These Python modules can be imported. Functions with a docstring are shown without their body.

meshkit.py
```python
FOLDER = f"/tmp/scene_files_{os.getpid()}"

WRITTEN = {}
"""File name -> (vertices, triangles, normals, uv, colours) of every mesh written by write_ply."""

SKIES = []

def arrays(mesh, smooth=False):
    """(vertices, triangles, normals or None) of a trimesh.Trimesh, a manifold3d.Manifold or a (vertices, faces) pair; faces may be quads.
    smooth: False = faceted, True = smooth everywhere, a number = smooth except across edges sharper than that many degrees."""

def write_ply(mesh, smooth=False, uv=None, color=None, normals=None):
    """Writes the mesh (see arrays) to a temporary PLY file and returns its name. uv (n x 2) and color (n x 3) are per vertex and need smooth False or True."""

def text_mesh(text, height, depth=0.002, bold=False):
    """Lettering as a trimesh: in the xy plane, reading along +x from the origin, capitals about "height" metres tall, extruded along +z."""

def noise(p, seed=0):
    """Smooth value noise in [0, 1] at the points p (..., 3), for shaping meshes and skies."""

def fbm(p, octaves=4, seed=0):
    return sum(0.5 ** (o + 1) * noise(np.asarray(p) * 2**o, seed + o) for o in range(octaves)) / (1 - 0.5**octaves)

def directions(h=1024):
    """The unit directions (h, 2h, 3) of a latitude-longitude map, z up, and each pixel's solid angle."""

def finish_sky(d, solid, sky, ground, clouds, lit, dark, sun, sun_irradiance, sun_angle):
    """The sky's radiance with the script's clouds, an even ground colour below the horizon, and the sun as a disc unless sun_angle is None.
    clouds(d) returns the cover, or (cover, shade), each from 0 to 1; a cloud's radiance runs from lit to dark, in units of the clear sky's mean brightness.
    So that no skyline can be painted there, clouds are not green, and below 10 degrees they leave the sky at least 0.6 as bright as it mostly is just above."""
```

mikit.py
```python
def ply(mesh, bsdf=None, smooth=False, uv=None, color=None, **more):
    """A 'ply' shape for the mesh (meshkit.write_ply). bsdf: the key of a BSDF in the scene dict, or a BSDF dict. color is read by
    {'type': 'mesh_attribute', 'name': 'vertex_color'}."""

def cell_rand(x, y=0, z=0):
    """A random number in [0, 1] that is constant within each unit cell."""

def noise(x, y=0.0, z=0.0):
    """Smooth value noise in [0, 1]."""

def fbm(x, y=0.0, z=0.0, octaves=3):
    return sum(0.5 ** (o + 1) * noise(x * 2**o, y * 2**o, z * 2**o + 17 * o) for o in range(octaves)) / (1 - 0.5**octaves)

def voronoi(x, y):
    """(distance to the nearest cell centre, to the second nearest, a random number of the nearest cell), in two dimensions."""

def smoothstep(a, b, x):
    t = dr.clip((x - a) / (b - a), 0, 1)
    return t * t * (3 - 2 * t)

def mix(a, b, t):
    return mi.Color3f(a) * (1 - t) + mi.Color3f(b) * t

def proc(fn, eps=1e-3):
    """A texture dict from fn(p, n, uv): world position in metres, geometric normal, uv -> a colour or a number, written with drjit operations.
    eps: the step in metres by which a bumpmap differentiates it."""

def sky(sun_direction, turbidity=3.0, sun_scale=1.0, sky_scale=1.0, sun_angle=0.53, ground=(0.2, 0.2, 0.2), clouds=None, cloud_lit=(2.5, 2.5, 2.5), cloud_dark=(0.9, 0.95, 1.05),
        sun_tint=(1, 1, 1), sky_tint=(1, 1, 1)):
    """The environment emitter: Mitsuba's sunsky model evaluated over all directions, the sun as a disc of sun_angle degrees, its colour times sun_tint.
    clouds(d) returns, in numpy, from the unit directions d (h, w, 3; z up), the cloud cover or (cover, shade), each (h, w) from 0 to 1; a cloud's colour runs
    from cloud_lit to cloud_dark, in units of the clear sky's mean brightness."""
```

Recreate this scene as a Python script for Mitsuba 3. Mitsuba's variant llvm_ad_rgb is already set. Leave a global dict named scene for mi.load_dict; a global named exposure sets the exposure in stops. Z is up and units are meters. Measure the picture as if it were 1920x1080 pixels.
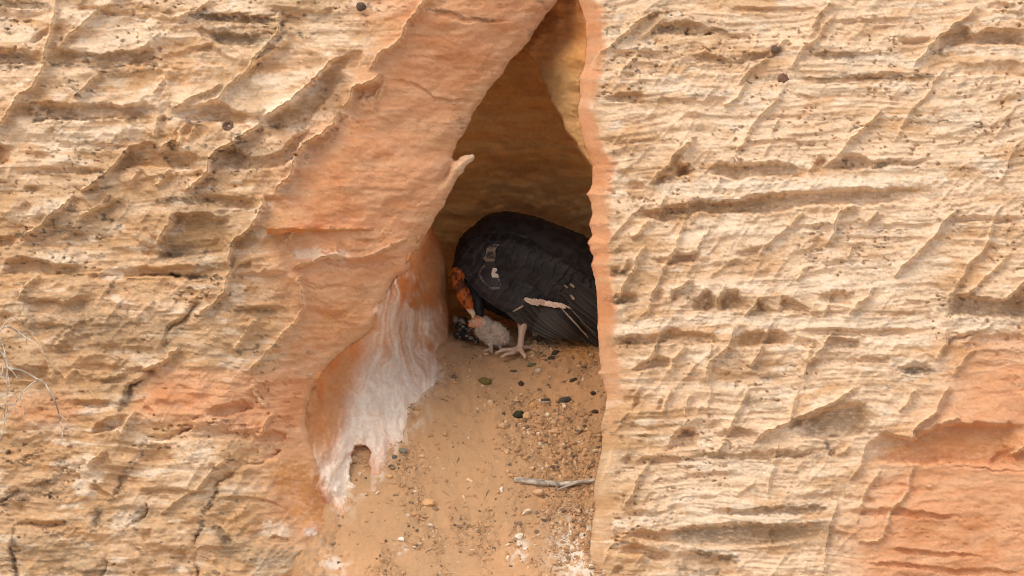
import math
import numpy as np
import trimesh
import manifold3d as m3
import shapely
import mitsuba as mi
import mikit
from scipy.ndimage import map_coordinates, gaussian_filter
from scipy.spatial import cKDTree

# ------------------------------------------------------------------ camera, sky, exposure
U = 426.667                 # survey units per metre: the cliff was surveyed on a grid of 1/426.667 m
DIST = 30.0                 # metres from the lens to the cliff face
PITCH = math.radians(10.0)  # the lens looks down a little, the cliff leans back as much
ROT = np.array([[1, 0, 0], [0, math.cos(PITCH), math.sin(PITCH)], [0, -math.sin(PITCH), math.cos(PITCH)]])


def W(p):
    """cliff frame (x along the face, y into the rock, z up the face) -> world"""
    return np.asarray(p, float) @ ROT.T


eye, aim, up = W([0, -DIST, 0]), W([0, 0, 0]), W([0, 0, 1])
scene = {'type': 'scene'}
labels = {}
scene['camera'] = {'type': 'perspective', 'fov': 2 * math.degrees(math.atan(960 / U / DIST)), 'fov_axis': 'x',
                   'near_clip': 0.5, 'far_clip': 400.0,
                   'to_world': mi.ScalarTransform4f().look_at(eye.tolist(), aim.tolist(), up.tolist())}
scene['sky'] = mikit.sky((-0.46, -0.62, 0.88), turbidity=4, sun_scale=0.30, sun_angle=38, sky_scale=0.85,
                         sun_tint=(1.0, 0.90, 0.79), sky_tint=(1.0, 0.93, 0.85), ground=(0.34, 0.25, 0.17),
                         clouds=lambda d: 1.0)
exposure = 2.38


def ux(u, y=0.0):
    return (np.asarray(u, float) - 960) / U * (1 + np.asarray(y, float) / DIST)


def vz(v, y=0.0):
    return (540 - np.asarray(v, float)) / U * (1 + np.asarray(y, float) / DIST)


def at(u, v, y=0.0):
    """the point at depth y on the line of sight of survey position (u, v)"""
    u, v, y = np.broadcast_arrays(np.asarray(u, float), np.asarray(v, float), np.asarray(y, float))
    return np.stack([ux(u, y), y, vz(v, y)], -1)


# ------------------------------------------------------------------ small helpers
_grids = {}


def noise2(x, y, seed=0):
    if seed not in _grids:
        _grids[seed] = np.random.default_rng(seed + 77).random((256, 256))
    x, y = np.broadcast_arrays(np.asarray(x, float), np.asarray(y, float))
    fx, fy = np.floor(x), np.floor(y)
    tx, ty = x - fx, y - fy
    tx, ty = tx * tx * (3 - 2 * tx), ty * ty * (3 - 2 * ty)
    i, j = fx.astype(int) & 255, fy.astype(int) & 255
    i1, j1 = (i + 1) & 255, (j + 1) & 255
    g = _grids[seed]
    a = g[i, j] * (1 - tx) + g[i1, j] * tx
    b = g[i, j1] * (1 - tx) + g[i1, j1] * tx
    return a * (1 - ty) + b * ty


def fbm2(x, y, seed=0, octaves=4, gain=0.5):
    s, a, n = 0.0, 1.0, 0.0
    for o in range(octaves):
        s = s + a * noise2(np.asarray(x) * 2 ** o + 31.7 * o, np.asarray(y) * 2 ** o + 11.3 * o, seed + o)
        n += a
        a *= gain
    return s / n


def sstep(a, b, x):
    t = np.clip((x - a) / (b - a), 0, 1)
    return t * t * (3 - 2 * t)


def lerp3(a, b, t):
    t = np.asarray(t)[..., None]
    return np.asarray(a) * (1 - t) + np.asarray(b) * t


def grid_faces(ny, nx):
    i, j = np.meshgrid(np.arange(ny - 1), np.arange(nx - 1), indexing='ij')
    a = (i * nx + j).ravel()
    b, c, d = a + 1, a + nx + 1, a + nx
    # facing -y (towards the lens) with x to the right and rows going down
    return np.vstack([np.stack([a, d, c], 1), np.stack([a, c, b], 1)])


def number(key):
    if key not in scene and not any(k.startswith(key + '__') for k in scene) and key not in labels:
        return key
    n = 1
    while True:
        k = f'{key}_{n:03d}'
        if k not in scene and not any(q.startswith(k + '__') for q in scene) and k not in labels:
            return k
        n += 1


def put(key, verts, faces, bsdf, smooth=True, color=None, label=None, cat=None, group=None, kind=None):
    key = number(key)
    scene[key] = mikit.ply((W(verts), np.asarray(faces)), bsdf, smooth=smooth, color=color)
    tag(key, label, cat, group, kind)
    return key


def tag(key, label=None, cat=None, group=None, kind=None):
    e = {k: v for k, v in (('label', label), ('category', cat), ('group', group), ('kind', kind)) if v}
    if e:
        labels[key] = e
    return key


def vcol(name, rough=0.95, spec=0.15, **more):
    return {'type': 'twosided', 'b': {'type': 'principled', 'base_color': {'type': 'mesh_attribute', 'name': 'vertex_color'},
                                      'roughness': rough, 'specular': spec, **more}}


def plain(rgb, rough=0.9, spec=0.2, **more):
    return {'type': 'twosided', 'b': {'type': 'principled', 'base_color': {'type': 'rgb', 'value': list(rgb)}, 'roughness': rough, 'specular': spec, **more}}


def grain_fn(p, n, uv):
    return mikit.fbm(p.x * 150.0, p.y * 150.0, p.z * 190.0, 3)


def bumped(inner, fn, scale, eps=1e-3):
    b = dict(inner)
    core = b['b']
    return {'type': 'twosided', 'b': {'type': 'bumpmap', 'tex': mikit.proc(fn, eps), 'scale': scale, 'inner': core}}


scene['rock_material'] = bumped(vcol('rock'), grain_fn, 0.003, 2e-3)
scene['sand_material'] = bumped(vcol('sand'), grain_fn, 0.003, 2e-3)
scene['vertex_material'] = vcol('plain')
# ------------------------------------------------------------------ the cliff face: survey of its opening
OPEN = [(1076, -90), (1060, -50), (1045, 0), (1012, 38), (990, 78), (965, 100), (945, 130), (925, 152), (905, 180), (893, 200), (880, 225),
        (868, 248), (857, 264), (852, 276), (847, 286), (845, 294), (850, 299), (857, 298), (860, 292), (873, 287), (889, 287), (889, 296),
        (874, 310), (863, 328), (851, 340), (846, 352), (838, 370), (832, 385), (820, 395), (813, 408), (807, 425), (799, 433), (790, 450),
        (785, 465), (772, 478), (766, 500), (755, 512), (740, 519), (728, 535), (721, 555), (707, 575), (702, 598), (697, 615), (680, 632), (655, 648), (625, 672),
        (600, 700), (582, 732), (571, 765), (569, 800), (578, 835), (594, 868), (604, 930), (612, 955), (634, 985), (650, 1020), (648, 1050),
        (640, 1100), (640, 1200), (1108, 1200), (1110, 1080), (1106, 1040), (1108, 1000), (1116, 950), (1113, 920), (1118, 890), (1126, 850),
        (1130, 820), (1126, 800), (1134, 770), (1138, 740), (1130, 712), (1119, 700), (1128, 690), (1124, 670), (1121, 620), (1119, 560),
        (1116, 525), (1107, 500), (1112, 480), (1106, 470), (1103, 455), (1110, 440), (1103, 420), (1110, 400), (1108, 375), (1099, 364),
        (1110, 345), (1111, 310), (1103, 290), (1094, 262), (1087, 235), (1083, 200), (1088, 180), (1086, 145), (1095, 120), (1099, 80),
        (1097, 40), (1090, 15), (1085, 0), (1082, -50)]


def densify(pts, step, closed=False):
    pts = np.asarray(pts, float)
    if closed:
        pts = np.vstack([pts, pts[:1]])
    seg = np.linalg.norm(np.diff(pts, axis=0), axis=1)
    s = np.r_[0, np.cumsum(seg)]
    t = np.linspace(0, s[-1], max(2, int(s[-1] / step)))
    return np.stack([np.interp(t, s, pts[:, 0]), np.interp(t, s, pts[:, 1])], 1)


rim = densify(OPEN, 0.5, True)
rs = np.arange(len(rim)) * 0.5
wob = (fbm2(rs / 14, rs * 0 + 3, 5, 3) - 0.5) * np.where((rim[:, 0] > 1070) & ((rim[:, 1] < 350) | (rim[:, 1] > 520)), 2.5, 6.0)
tn = np.gradient(rim, axis=0)
tn /= np.linalg.norm(tn, axis=1, keepdims=True) + 1e-9
rim = rim + np.stack([-tn[:, 1], tn[:, 0]], 1) * wob[:, None]
opening = shapely.Polygon(rim).buffer(0)
shapely.prepare(opening)
rim_tree = cKDTree(rim)

# grid of the face: about one sample per picture element inside the surveyed part, coarser outside it
gu = np.unique(np.concatenate([np.linspace(-420, -24, 56), np.arange(-24, 1945, 1.8), np.linspace(1945, 2340, 56)]))
gv = np.unique(np.concatenate([np.linspace(-330, -24, 44), np.arange(-24, 1105, 1.8), np.linspace(1105, 1400, 44)]))
GU, GV = np.meshgrid(gu, gv)
NV, NU = GU.shape
# the survey lines are followed with natural wander
WU = GU + (fbm2(GU / 34, GV / 34, 11, 3) - 0.5) * 17 + (fbm2(GU / 6, GV / 6, 12, 2) - 0.5) * 5.5
WV = GV + (fbm2(GU / 30, GV / 26, 21, 3) - 0.5) * 12 + (fbm2(GU / 7, GV / 5, 22, 2) - 0.5) * 5.0
relief = np.zeros_like(GU)      # metres, positive = out of the face
vein = np.zeros_like(GU)        # where the hard pale veins crop out


def window(u0, u1, v0, v1):
    a, b = np.searchsorted(gu, [u0, u1])
    c, d = np.searchsorted(gv, [v0, v1])
    return slice(c, d), slice(a, b)


def T3(zx0, zy0, pts, k=3.0):
    """survey sheet (drawn k times larger, with its own origin) -> survey units"""
    return [(zx0 + x / k, zy0 + y / k) for x, y in pts]


def hollow(top, bot, depth, lip=0.35, end=14, power=1.0):
    """a weathered-out bed: an overhanging lip along `top`, the recess running out again to the line `bot`"""
    top, bot = np.asarray(top, float), np.asarray(bot, float)
    u0, u1 = min(top[:, 0].min(), bot[:, 0].min()), max(top[:, 0].max(), bot[:, 0].max())
    v0, v1 = min(top[:, 1].min(), bot[:, 1].min()), max(top[:, 1].max(), bot[:, 1].max())
    w = window(u0 - 25, u1 + 25, v0 - 60, v1 + 25)
    depth = depth * (.98 if u1 < 620 else .72 if u0 > 1090 else .40) * (.5 if u0 > 1560 and v0 > 900 else 1)
    u, v = WU[w], WV[w]
    ot, ob = np.argsort(top[:, 0]), np.argsort(bot[:, 0])
    vt = np.interp(u, top[ot, 0], top[ot, 1])
    vb = np.maximum(np.interp(u, bot[ob, 0], bot[ob, 1]), vt + 3)
    end = max(end, .2 * (u1 - u0))
    ends = sstep(u0 - 4, u0 + end, u) * sstep(-u1 - 4, -u1 + end, -u)
    t = (v - vt) / (vb - vt)
    hgt = np.maximum(vb - vt, 3)
    depth = np.minimum(depth * 1.1, .98 * hgt / U)
    rise = sstep(0, 1, (v - vt) / np.clip(.45 * hgt, 3.0, 10.0))
    foot = sstep(0, 1, (vb + 2 - v) / np.clip(.22 * hgt, 3.0, 8.0))
    sag = .55 + .45 * np.clip(t, 0, 1) ** power
    relief[w] -= ends * depth * rise * foot * sag
    relief[w] += ends * depth * lip * (1 - rise) * np.exp(-np.clip(vt - v, 0, 200) / 20.0)
    relief[w] += ends * depth * lip * .5 * (1 - foot) * np.exp(-np.clip(v - vb, 0, 200) / 9.0)


def segdist(pts, u, v):
    """distance, signed side (positive right of the travel direction) and travel share"""
    best = np.full(u.shape, 1e9)
    side = np.zeros(u.shape)
    share = np.zeros(u.shape)
    pts = np.asarray(pts, float)
    L = np.r_[0, np.cumsum(np.linalg.norm(np.diff(pts, axis=0), axis=1))]
    for k in range(len(pts) - 1):
        a, b = pts[k], pts[k + 1]
        d = b - a
        l2 = (d ** 2).sum() + 1e-9
        t = np.clip(((u - a[0]) * d[0] + (v - a[1]) * d[1]) / l2, 0, 1)
        du, dv = u - a[0] - t * d[0], v - a[1] - t * d[1]
        dist = np.hypot(du, dv)
        m = dist < best
        best = np.where(m, dist, best)
        side = np.where(m, np.sign(d[0] * dv - d[1] * du), side)
        share = np.where(m, (L[k] + t * math.sqrt(l2)) / L[-1], share)
    return best, side, share


def fin(pts, height, left=26, right=4.0, taper=0.12, drop=0.5):
    """a thin raised vein, drawn from its upper end down: rises gently from the left, falls off sharply on the lower right"""
    p = np.asarray(pts, float)
    if p[:, 0].max() < 850:
        height, left = height * 1.25, left * 1.4
    if p[0, 1] > p[-1, 1]:
        p = p[::-1]
    R = 4.5 * left + 20
    w = window(p[:, 0].min() - R, p[:, 0].max() + R, p[:, 1].min() - R, p[:, 1].max() + R)
    d, s, t = segdist(p, WU[w], WV[w])
    # travelling downwards in v, 'left of the line' on the picture is the positive side
    isleft = s > 0
    up_ = np.where(isleft, np.exp(-d / left), np.exp(-(d / right) ** 1.5))
    dn = np.where(isleft, 0, (1 - np.exp(-d / right)) * np.exp(-d / (left * 0.9)))
    crest = np.exp(-(d / 2.3) ** 2)
    ends = sstep(0, taper, t) * sstep(0, taper, 1 - t) * sstep(R, .7 * R, d)
    vein[w] = np.maximum(vein[w], ends * np.exp(-(d / 2.6) ** 2) * min(1, height / .03))
    relief[w] += ends * height * (up_ * 0.55 + crest * 0.55 - drop * dn)


def crack(pts, depth, width=5.0, step=0.0, taper=0.08):
    p = np.asarray(pts, float)
    width, depth = width * .8, depth * .8
    R = 40
    w = window(p[:, 0].min() - R, p[:, 0].max() + R, p[:, 1].min() - R, p[:, 1].max() + R)
    d, s, t = segdist(p, WU[w], WV[w])
    ends = sstep(0, taper, t) * sstep(0, taper, 1 - t)
    wd = width * (0.15 + 1.2 * fbm2(WU[w] / 16, WV[w] / 16, 41, 2))
    relief[w] -= ends * depth * .7 * sstep(.25, .6, fbm2(WU[w] / 26, WV[w] / 26, 43, 2)) * np.exp(-(d / wd) ** 2)
    if step:
        relief[w] += ends * step * s * (1 - np.exp(-d / 3)) * np.exp(-d / 18)


def pit(u, v, r, depth, e=1.0):
    w = window(u - 3 * r, u + 3 * r, v - 3 * r, v + 3 * r)
    q = ((WU[w] - u) / r) ** 2 + ((WV[w] - v) / (r * e)) ** 2
    relief[w] -= depth * np.exp(-q * q)


def ledge(pts, depth=0.03, h=9):
    depth, h = depth * .6, h * 1.3
    p = np.asarray(pts, float)
    hollow(p, p + [0, h], depth, lip=0.5)


exec_tables = []
# ---- sheet A: upper left
A = lambda *p: T3(0, 0, p)
hollow(A((270, 310), (380, 270), (480, 290), (570, 300), (650, 280), (730, 285), (840, 270), (900, 300)), A((270, 365), (900, 368)), .075)
hollow(A((880, 300), (1000, 290), (1180, 240), (1330, 330)), A((880, 365), (1330, 375)), .035)
hollow(A((-60, 270), (0, 265), (140, 265), (240, 280)), A((-60, 360), (240, 372)), .075)
hollow(A((100, 570), (210, 565), (330, 580), (430, 575), (600, 575), (680, 590), (820, 570), (925, 622)), A((100, 690), (400, 682), (925, 676)), .10)
hollow(A((930, 625), (1060, 590), (1150, 580), (1250, 570), (1290, 600), (1450, 640)), A((930, 665), (1130, 690), (1300, 700), (1460, 700)), .10)
hollow(A((1465, 668), (1600, 600), (1740, 510), (1800, 430), (1870, 345), (1930, 310)), A((1465, 730), (1600, 735), (1700, 730), (1800, 600), (1880, 520), (1930, 420)), .13)
hollow(A((1190, 880), (1320, 810), (1420, 885), (1500, 880), (1600, 830), (1700, 740), (1760, 670)), A((1180, 965), (1300, 945), (1400, 950), (1500, 940), (1600, 935), (1650, 890), (1770, 700)), .12)
hollow(A((620, 950), (730, 830), (860, 790), (900, 830), (970, 785), (1050, 840), (1150, 880)), A((620, 955), (1150, 948)), .075)
hollow(A((270, 800), (500, 800), (710, 805)), A((270, 835), (710, 835)), .035)
ledge(A((100, 850), (320, 866)), .03, 10)
ledge(A((80, 940), (350, 942), (620, 944)), .035, 8)
hollow(A((130, 1050), (180, 1040), (230, 1055)), A((130, 1082), (230, 1082)), .04)
hollow(A((1580, 80), (1700, 60), (1850, 35), (1900, 80)), A((1580, 128), (1700, 145), (1890, 135)), .075)
hollow(A((1070, 80), (1250, 70), (1400, 75), (1570, 80)), A((1070, 105), (1300, 128), (1540, 138)), .06)
hollow(A((1060, 160), (1220, 170), (1350, 185), (1490, 180)), A((1060, 175), (1220, 240), (1300, 268), (1470, 240)), .055)
hollow(A((1470, 330), (1600, 290), (1720, 285), (1860, 310)), A((1470, 400), (1700, 412), (1800, 405)), .05)
hollow(A((-40, 770), (0, 790), (60, 830), (75, 880)), A((-40, 930), (0, 930), (75, 910)), .10)
hollow(A((150, 240), (200, 185), (290, 150)), A((150, 245), (200, 230), (290, 200)), .04)
hollow(A((2, 0), (120, 2), (260, 10)), A((0, 40), (260, 45)), .05)
ledge(A((0, 65), (280, 68)), .03, 8)
ledge(A((330, 35), (560, 40), (720, 60), (890, 78)), .03, 8)
hollow(A((900, 80), (950, 60), (1000, 65)), A((900, 100), (1000, 95)), .05)
ledge(A((1080, 275), (1200, 240)), .03, 9)
pit(43, 207, 14, .05)
pit(308, 230, 9, .03, 1.4)
pit(318, 127, 7, .03)
pit(370, 326, 8, .03)
fin(A((332, -40), (325, 100), (280, 210), (250, 310), (262, 360), (190, 470), (90, 560), (40, 640), (0, 700), (-60, 780)), .055, 20, 5)
fin(A((620, 10), (560, 60), (470, 130), (380, 210), (300, 300)), .04)
fin(A((1200, 0), (1110, 60), (1000, 90), (880, 100)), .025)
fin(A((1575, 60), (1560, 180), (1480, 270), (1420, 350), (1390, 400)), .045)
fin(A((1640, 180), (1560, 270), (1440, 350), (1340, 430), (1240, 560), (1080, 620)), .045)
fin(A((1920, 310), (1870, 345), (1800, 430), (1720, 510), (1600, 590), (1470, 660)), .085, 34)
fin(A((1470, 680), (1330, 790), (1220, 830), (1190, 900), (1170, 970), (1100, 1020), (1020, 1085)), .085, 28)
fin(A((1920, 620), (1870, 690), (1810, 740), (1720, 810), (1650, 860), (1645, 910), (1640, 990), (1540, 1080)), .08, 26)
fin(A((720, 830), (680, 900), (600, 980), (500, 1050), (450, 1085)), .065)
fin(A((970, 780), (890, 830)), .03)
fin(A((1060, 690), (1000, 740), (1010, 820)), .03)
fin(A((550, 410), (480, 490), (430, 550)), .045)
fin(A((830, 160), (840, 280)), .02, 12)
fin(A((920, 430), (950, 580)), .02, 12)
fin(A((790, 960), (740, 1060)), .03)
fin(A((910, 180), (800, 260), (720, 370)), .02)
fin(A((960, 380), (930, 460), (850, 520)), .03)
fin(A((1280, 470), (1120, 540), (950, 620)), .035)
fin(A((400, 820), (450, 930)), .018, 10)
fin(A((900, 640), (860, 780)), .03)
fin(A((1120, 680), (1040, 800)), .03)
fin(A((980, 930), (870, 1040)), .03)
# ---- sheet B: middle left
B = lambda *p: T3(0, 360, p)
hollow(B((1000, 35), (1200, 12), (1300, 18), (1480, 35)), B((1000, 55), (1200, 75), (1400, 95), (1480, 80)), .12)
hollow(B((110, 270), (230, 215), (400, 200), (520, 240)), B((110, 318), (300, 320), (520, 330)), .05)
hollow(B((890, 285), (950, 190), (990, 120), (1100, 100), (1300, 150)), B((890, 360), (1000, 372), (1280, 340)), .10, power=0.8)
hollow(B((-40, 245), (80, 240)), B((-40, 305), (90, 305)), .07)
hollow(B((780, 272), (820, 275), (890, 285)), B((790, 365), (880, 350)), .06)
hollow(B((-20, 440), (60, 370), (110, 360), (240, 375), (300, 400), (380, 400), (500, 405)), B((-20, 462), (500, 462)), .07)
hollow(B((600, 440), (850, 410), (1000, 400), (1250, 420)), B((600, 470), (1250, 492)), .05)
crack(B((0, 455), (230, 465), (400, 462), (560, 465), (700, 482), (850, 470), (960, 465), (1100, 480), (1230, 490)), .05, 3)
crack(B((950, 465), (1050, 475), (1110, 482)), .05, 4)
hollow(B((1300, 465), (1500, 440), (1650, 430)), B((1300, 620), (1650, 640)), .04)
hollow(B((110, 600), (250, 590), (400, 595), (520, 605)), B((110, 690), (400, 710), (520, 650)), .05)
ledge(B((0, 190), (240, 190), (420, 195)), .03, 8)
ledge(B((60, 732), (440, 738)), .022, 8)
ledge(B((500, 740), (900, 745)), .02, 8)
ledge(B((200, 850), (500, 850), (900, 860)), .03, 14)
hollow(B((30, 990), (150, 960), (290, 965)), B((30, 1040), (290, 1060)), .045)
ledge(B((370, 960), (560, 962), (850, 975)), .025, 10)
hollow(B((560, 1050), (650, 1020), (760, 990)), B((560, 1085), (760, 1060)), .03)
hollow(B((1300, 650), (1420, 640), (1560, 660)), B((1300, 740), (1560, 720)), .035)
fin(B((1490, 0), (1480, 60), (1440, 150), (1400, 210), (1310, 280), (1290, 380), (1300, 440)), .07, 20)
fin(B((1400, 375), (1300, 440), (1280, 480), (1270, 560), (1220, 620), (1120, 680)), .05, 18)
fin(B((975, 110), (950, 180), (930, 240), (890, 285)), .05)
fin(B((440, 10), (340, 90), (270, 140), (230, 190), (110, 260)), .045)
fin(B((700, 20), (600, 60), (460, 140), (420, 210), (330, 280)), .035)
fin(B((1920, 350), (1800, 370), (1720, 410), (1650, 425)), .045, 20)
fin(B((1720, 440), (1670, 500), (1700, 560), (1705, 640), (1670, 700), (1590, 790), (1520, 880), (1450, 950), (1380, 1020)), .035, 20)
crack(B((1135, 615), (1060, 690), (960, 760), (920, 860), (880, 920)), .08, 6, step=.03)
fin(B((1040, 880), (980, 900), (900, 960), (780, 1000)), .04, 14)
crack(B((860, 985), (790, 1050), (740, 1090), (710, 1160), (690, 1220)), .09, 7, step=.03)
fin(B((470, 690), (330, 850), (300, 900)), .025)
fin(B((90, 620), (150, 700), (200, 830), (290, 960), (320, 1080)), .03, 12, 12, drop=.1)
fin(B((1200, 620), (1120, 700)), .03)
fin(B((1460, 700), (1380, 800), (1300, 900)), .025)
fin(B((620, 0), (520, 110)), .03)
fin(B((1680, 210), (1600, 280)), .02)
fin(B((220, 460), (100, 610)), .025)
fin(B((430, 1000), (360, 1060)), .025)
pit(107, 515, 6, .02)
pit(313, 483, 12, .04, .7)
pit(52, 390, 11, .04, .8)
pit(463, 497, 9, .03, .8)
# ---- sheet C: lower left
C = lambda *p: T3(0, 720, p)
hollow(C((510, 275), (560, 210), (640, 175), (740, 170)), C((510, 290), (640, 275), (740, 200)), .075)
crack(C((1100, 220), (1000, 280), (960, 310), (880, 310), (820, 330), (770, 400), (740, 450), (700, 540), (660, 600), (630, 660)), .08, 5.5, step=-.02)
crack(C((1580, 360), (1540, 410), (1450, 460), (1360, 465), (1320, 510), (1240, 550), (1220, 620), (1190, 690), (1140, 740)), .08, 5.5, step=-.02)
crack(C((1150, 780), (1130, 830), (1100, 860), (1105, 950), (1115, 1080), (1110, 1200)), .06, 5)
hollow(C((1090, 230), (1200, 230), (1350, 250), (1400, 300)), C((1000, 300), (1200, 310), (1400, 315)), .035)
hollow(C((1170, 135), (1300, 90), (1430, 85)), C((1180, 180), (1280, 205), (1430, 130)), .05)
hollow(C((1430, 310), (1470, 260), (1550, 260), (1600, 270)), C((1430, 330), (1600, 325)), .04)
hollow(C((1560, 290), (1590, 275), (1620, 290)), C((1560, 350), (1620, 350)), .03)
crack(C((430, 340), (350, 440), (310, 500), (290, 570), (240, 600)), .06, 6)
crack(C((0, 660), (100, 620), (150, 580), (220, 570), (300, 570)), .06, 6)
crack(C((95, 780), (80, 930), (110, 1000), (100, 1120)), .06, 6)
crack(C((820, 660), (810, 740), (720, 800)), .05, 5)
crack(C((610, 900), (600, 1010), (570, 1080)), .05, 5)
crack(C((560, 690), (540, 760), (560, 840)), .05, 5)
hollow(C((80, 790), (200, 770), (330, 760), (400, 780)), C((80, 800), (400, 800)), .03)
hollow(C((1490, 870), (1530, 850), (1650, 880)), C((1490, 890), (1650, 900)), .04)
hollow(C((400, 90), (500, 80), (640, 100)), C((400, 120), (640, 140)), .035)
hollow(C((800, 350), (850, 315), (960, 330)), C((780, 440), (900, 450)), .04)
hollow(C((480, 540), (600, 600), (640, 640)), C((480, 570), (640, 660)), .03)
ledge(C((780, 580), (1000, 590), (1150, 600)), .02, 8)
ledge(C((1240, 620), (1480, 640), (1600, 700)), .02, 8)
fin(C((770, 150), (740, 200), (680, 290)), .035)
fin(C((1300, 400), (1220, 470), (1080, 600), (960, 690), (880, 740)), .03)
fin(C((1410, 0), (1450, 70), (1490, 140)), .03, 9, 9, drop=.2)
fin(C((1540, 160), (1430, 310)), .03)
fin(C((600, 370), (480, 450)), .03)
for u_, v_, r_, d_ in ((276, 1004, 8, .03), (343, 1041, 9, .03), (425, 1010, 8, .025), (415, 998, 6, .02), (275, 772, 9, .04), (233, 775, 6, .02), (45, 953, 7, .02), (460, 813, 10, .03)):
    pit(u_, v_, r_, d_, 1.2)
# ---- sheet D: between the left beds and the cave, top
D = lambda *p: T3(640, 0, p)
fin(D((520, -30), (400, 70), (370, 130), (330, 200), (250, 290), (190, 350), (150, 410)), .05, 24)
fin(D((240, 420), (60, 490), (50, 570), (0, 610)), .05, 24)
hollow(D((480, 50), (560, 65), (720, 90), (850, 105), (960, 100)), D((480, 85), (720, 115), (960, 118)), .03)
hollow(D((-20, 330), (60, 290), (120, 280)), D((-20, 390), (80, 375), (120, 330)), .09)
hollow(D((60, 500), (120, 470), (220, 450)), D((60, 580), (150, 540), (220, 480)), .06)
hollow(D((200, 440), (340, 450), (440, 470), (520, 545), (770, 540)), D((200, 470), (440, 500), (520, 565), (770, 570)), .025)
hollow(D((300, 300), (450, 310), (640, 320)), D((300, 330), (640, 350)), .015)
ledge(D((370, 180), (520, 190), (600, 205)), .02, 8)
hollow(D((-30, 650), (60, 610), (180, 630)), D((-30, 730), (180, 660)), .03)
ledge(D((80, 1050), (220, 1050), (380, 1060)), .02, 8)
fin(D((630, 530), (620, 580)), .015, 8)
fin(D((250, 470), (200, 560), (180, 640)), .02)
# ---- sheet E: pink slope left of the cave, middle
E = lambda *p: T3(540, 380, p)
hollow(E((170, 310), (300, 300), (430, 315), (520, 270), (640, 230)), E((170, 340), (430, 370), (640, 330)), .045)
hollow(E((120, 470), (250, 460), (330, 440)), E((120, 490), (330, 480)), .02)
hollow(E((210, 640), (260, 610), (340, 600)), E((210, 660), (340, 640)), .02)
fin(E((300, 295), (430, 310), (560, 250), (680, 190)), .02, 16)
hollow(E((330, 180), (450, 200), (560, 180)), E((330, 210), (560, 230)), .015)
ledge(E((120, 500), (200, 560), (330, 560)), .012, 10)
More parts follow.
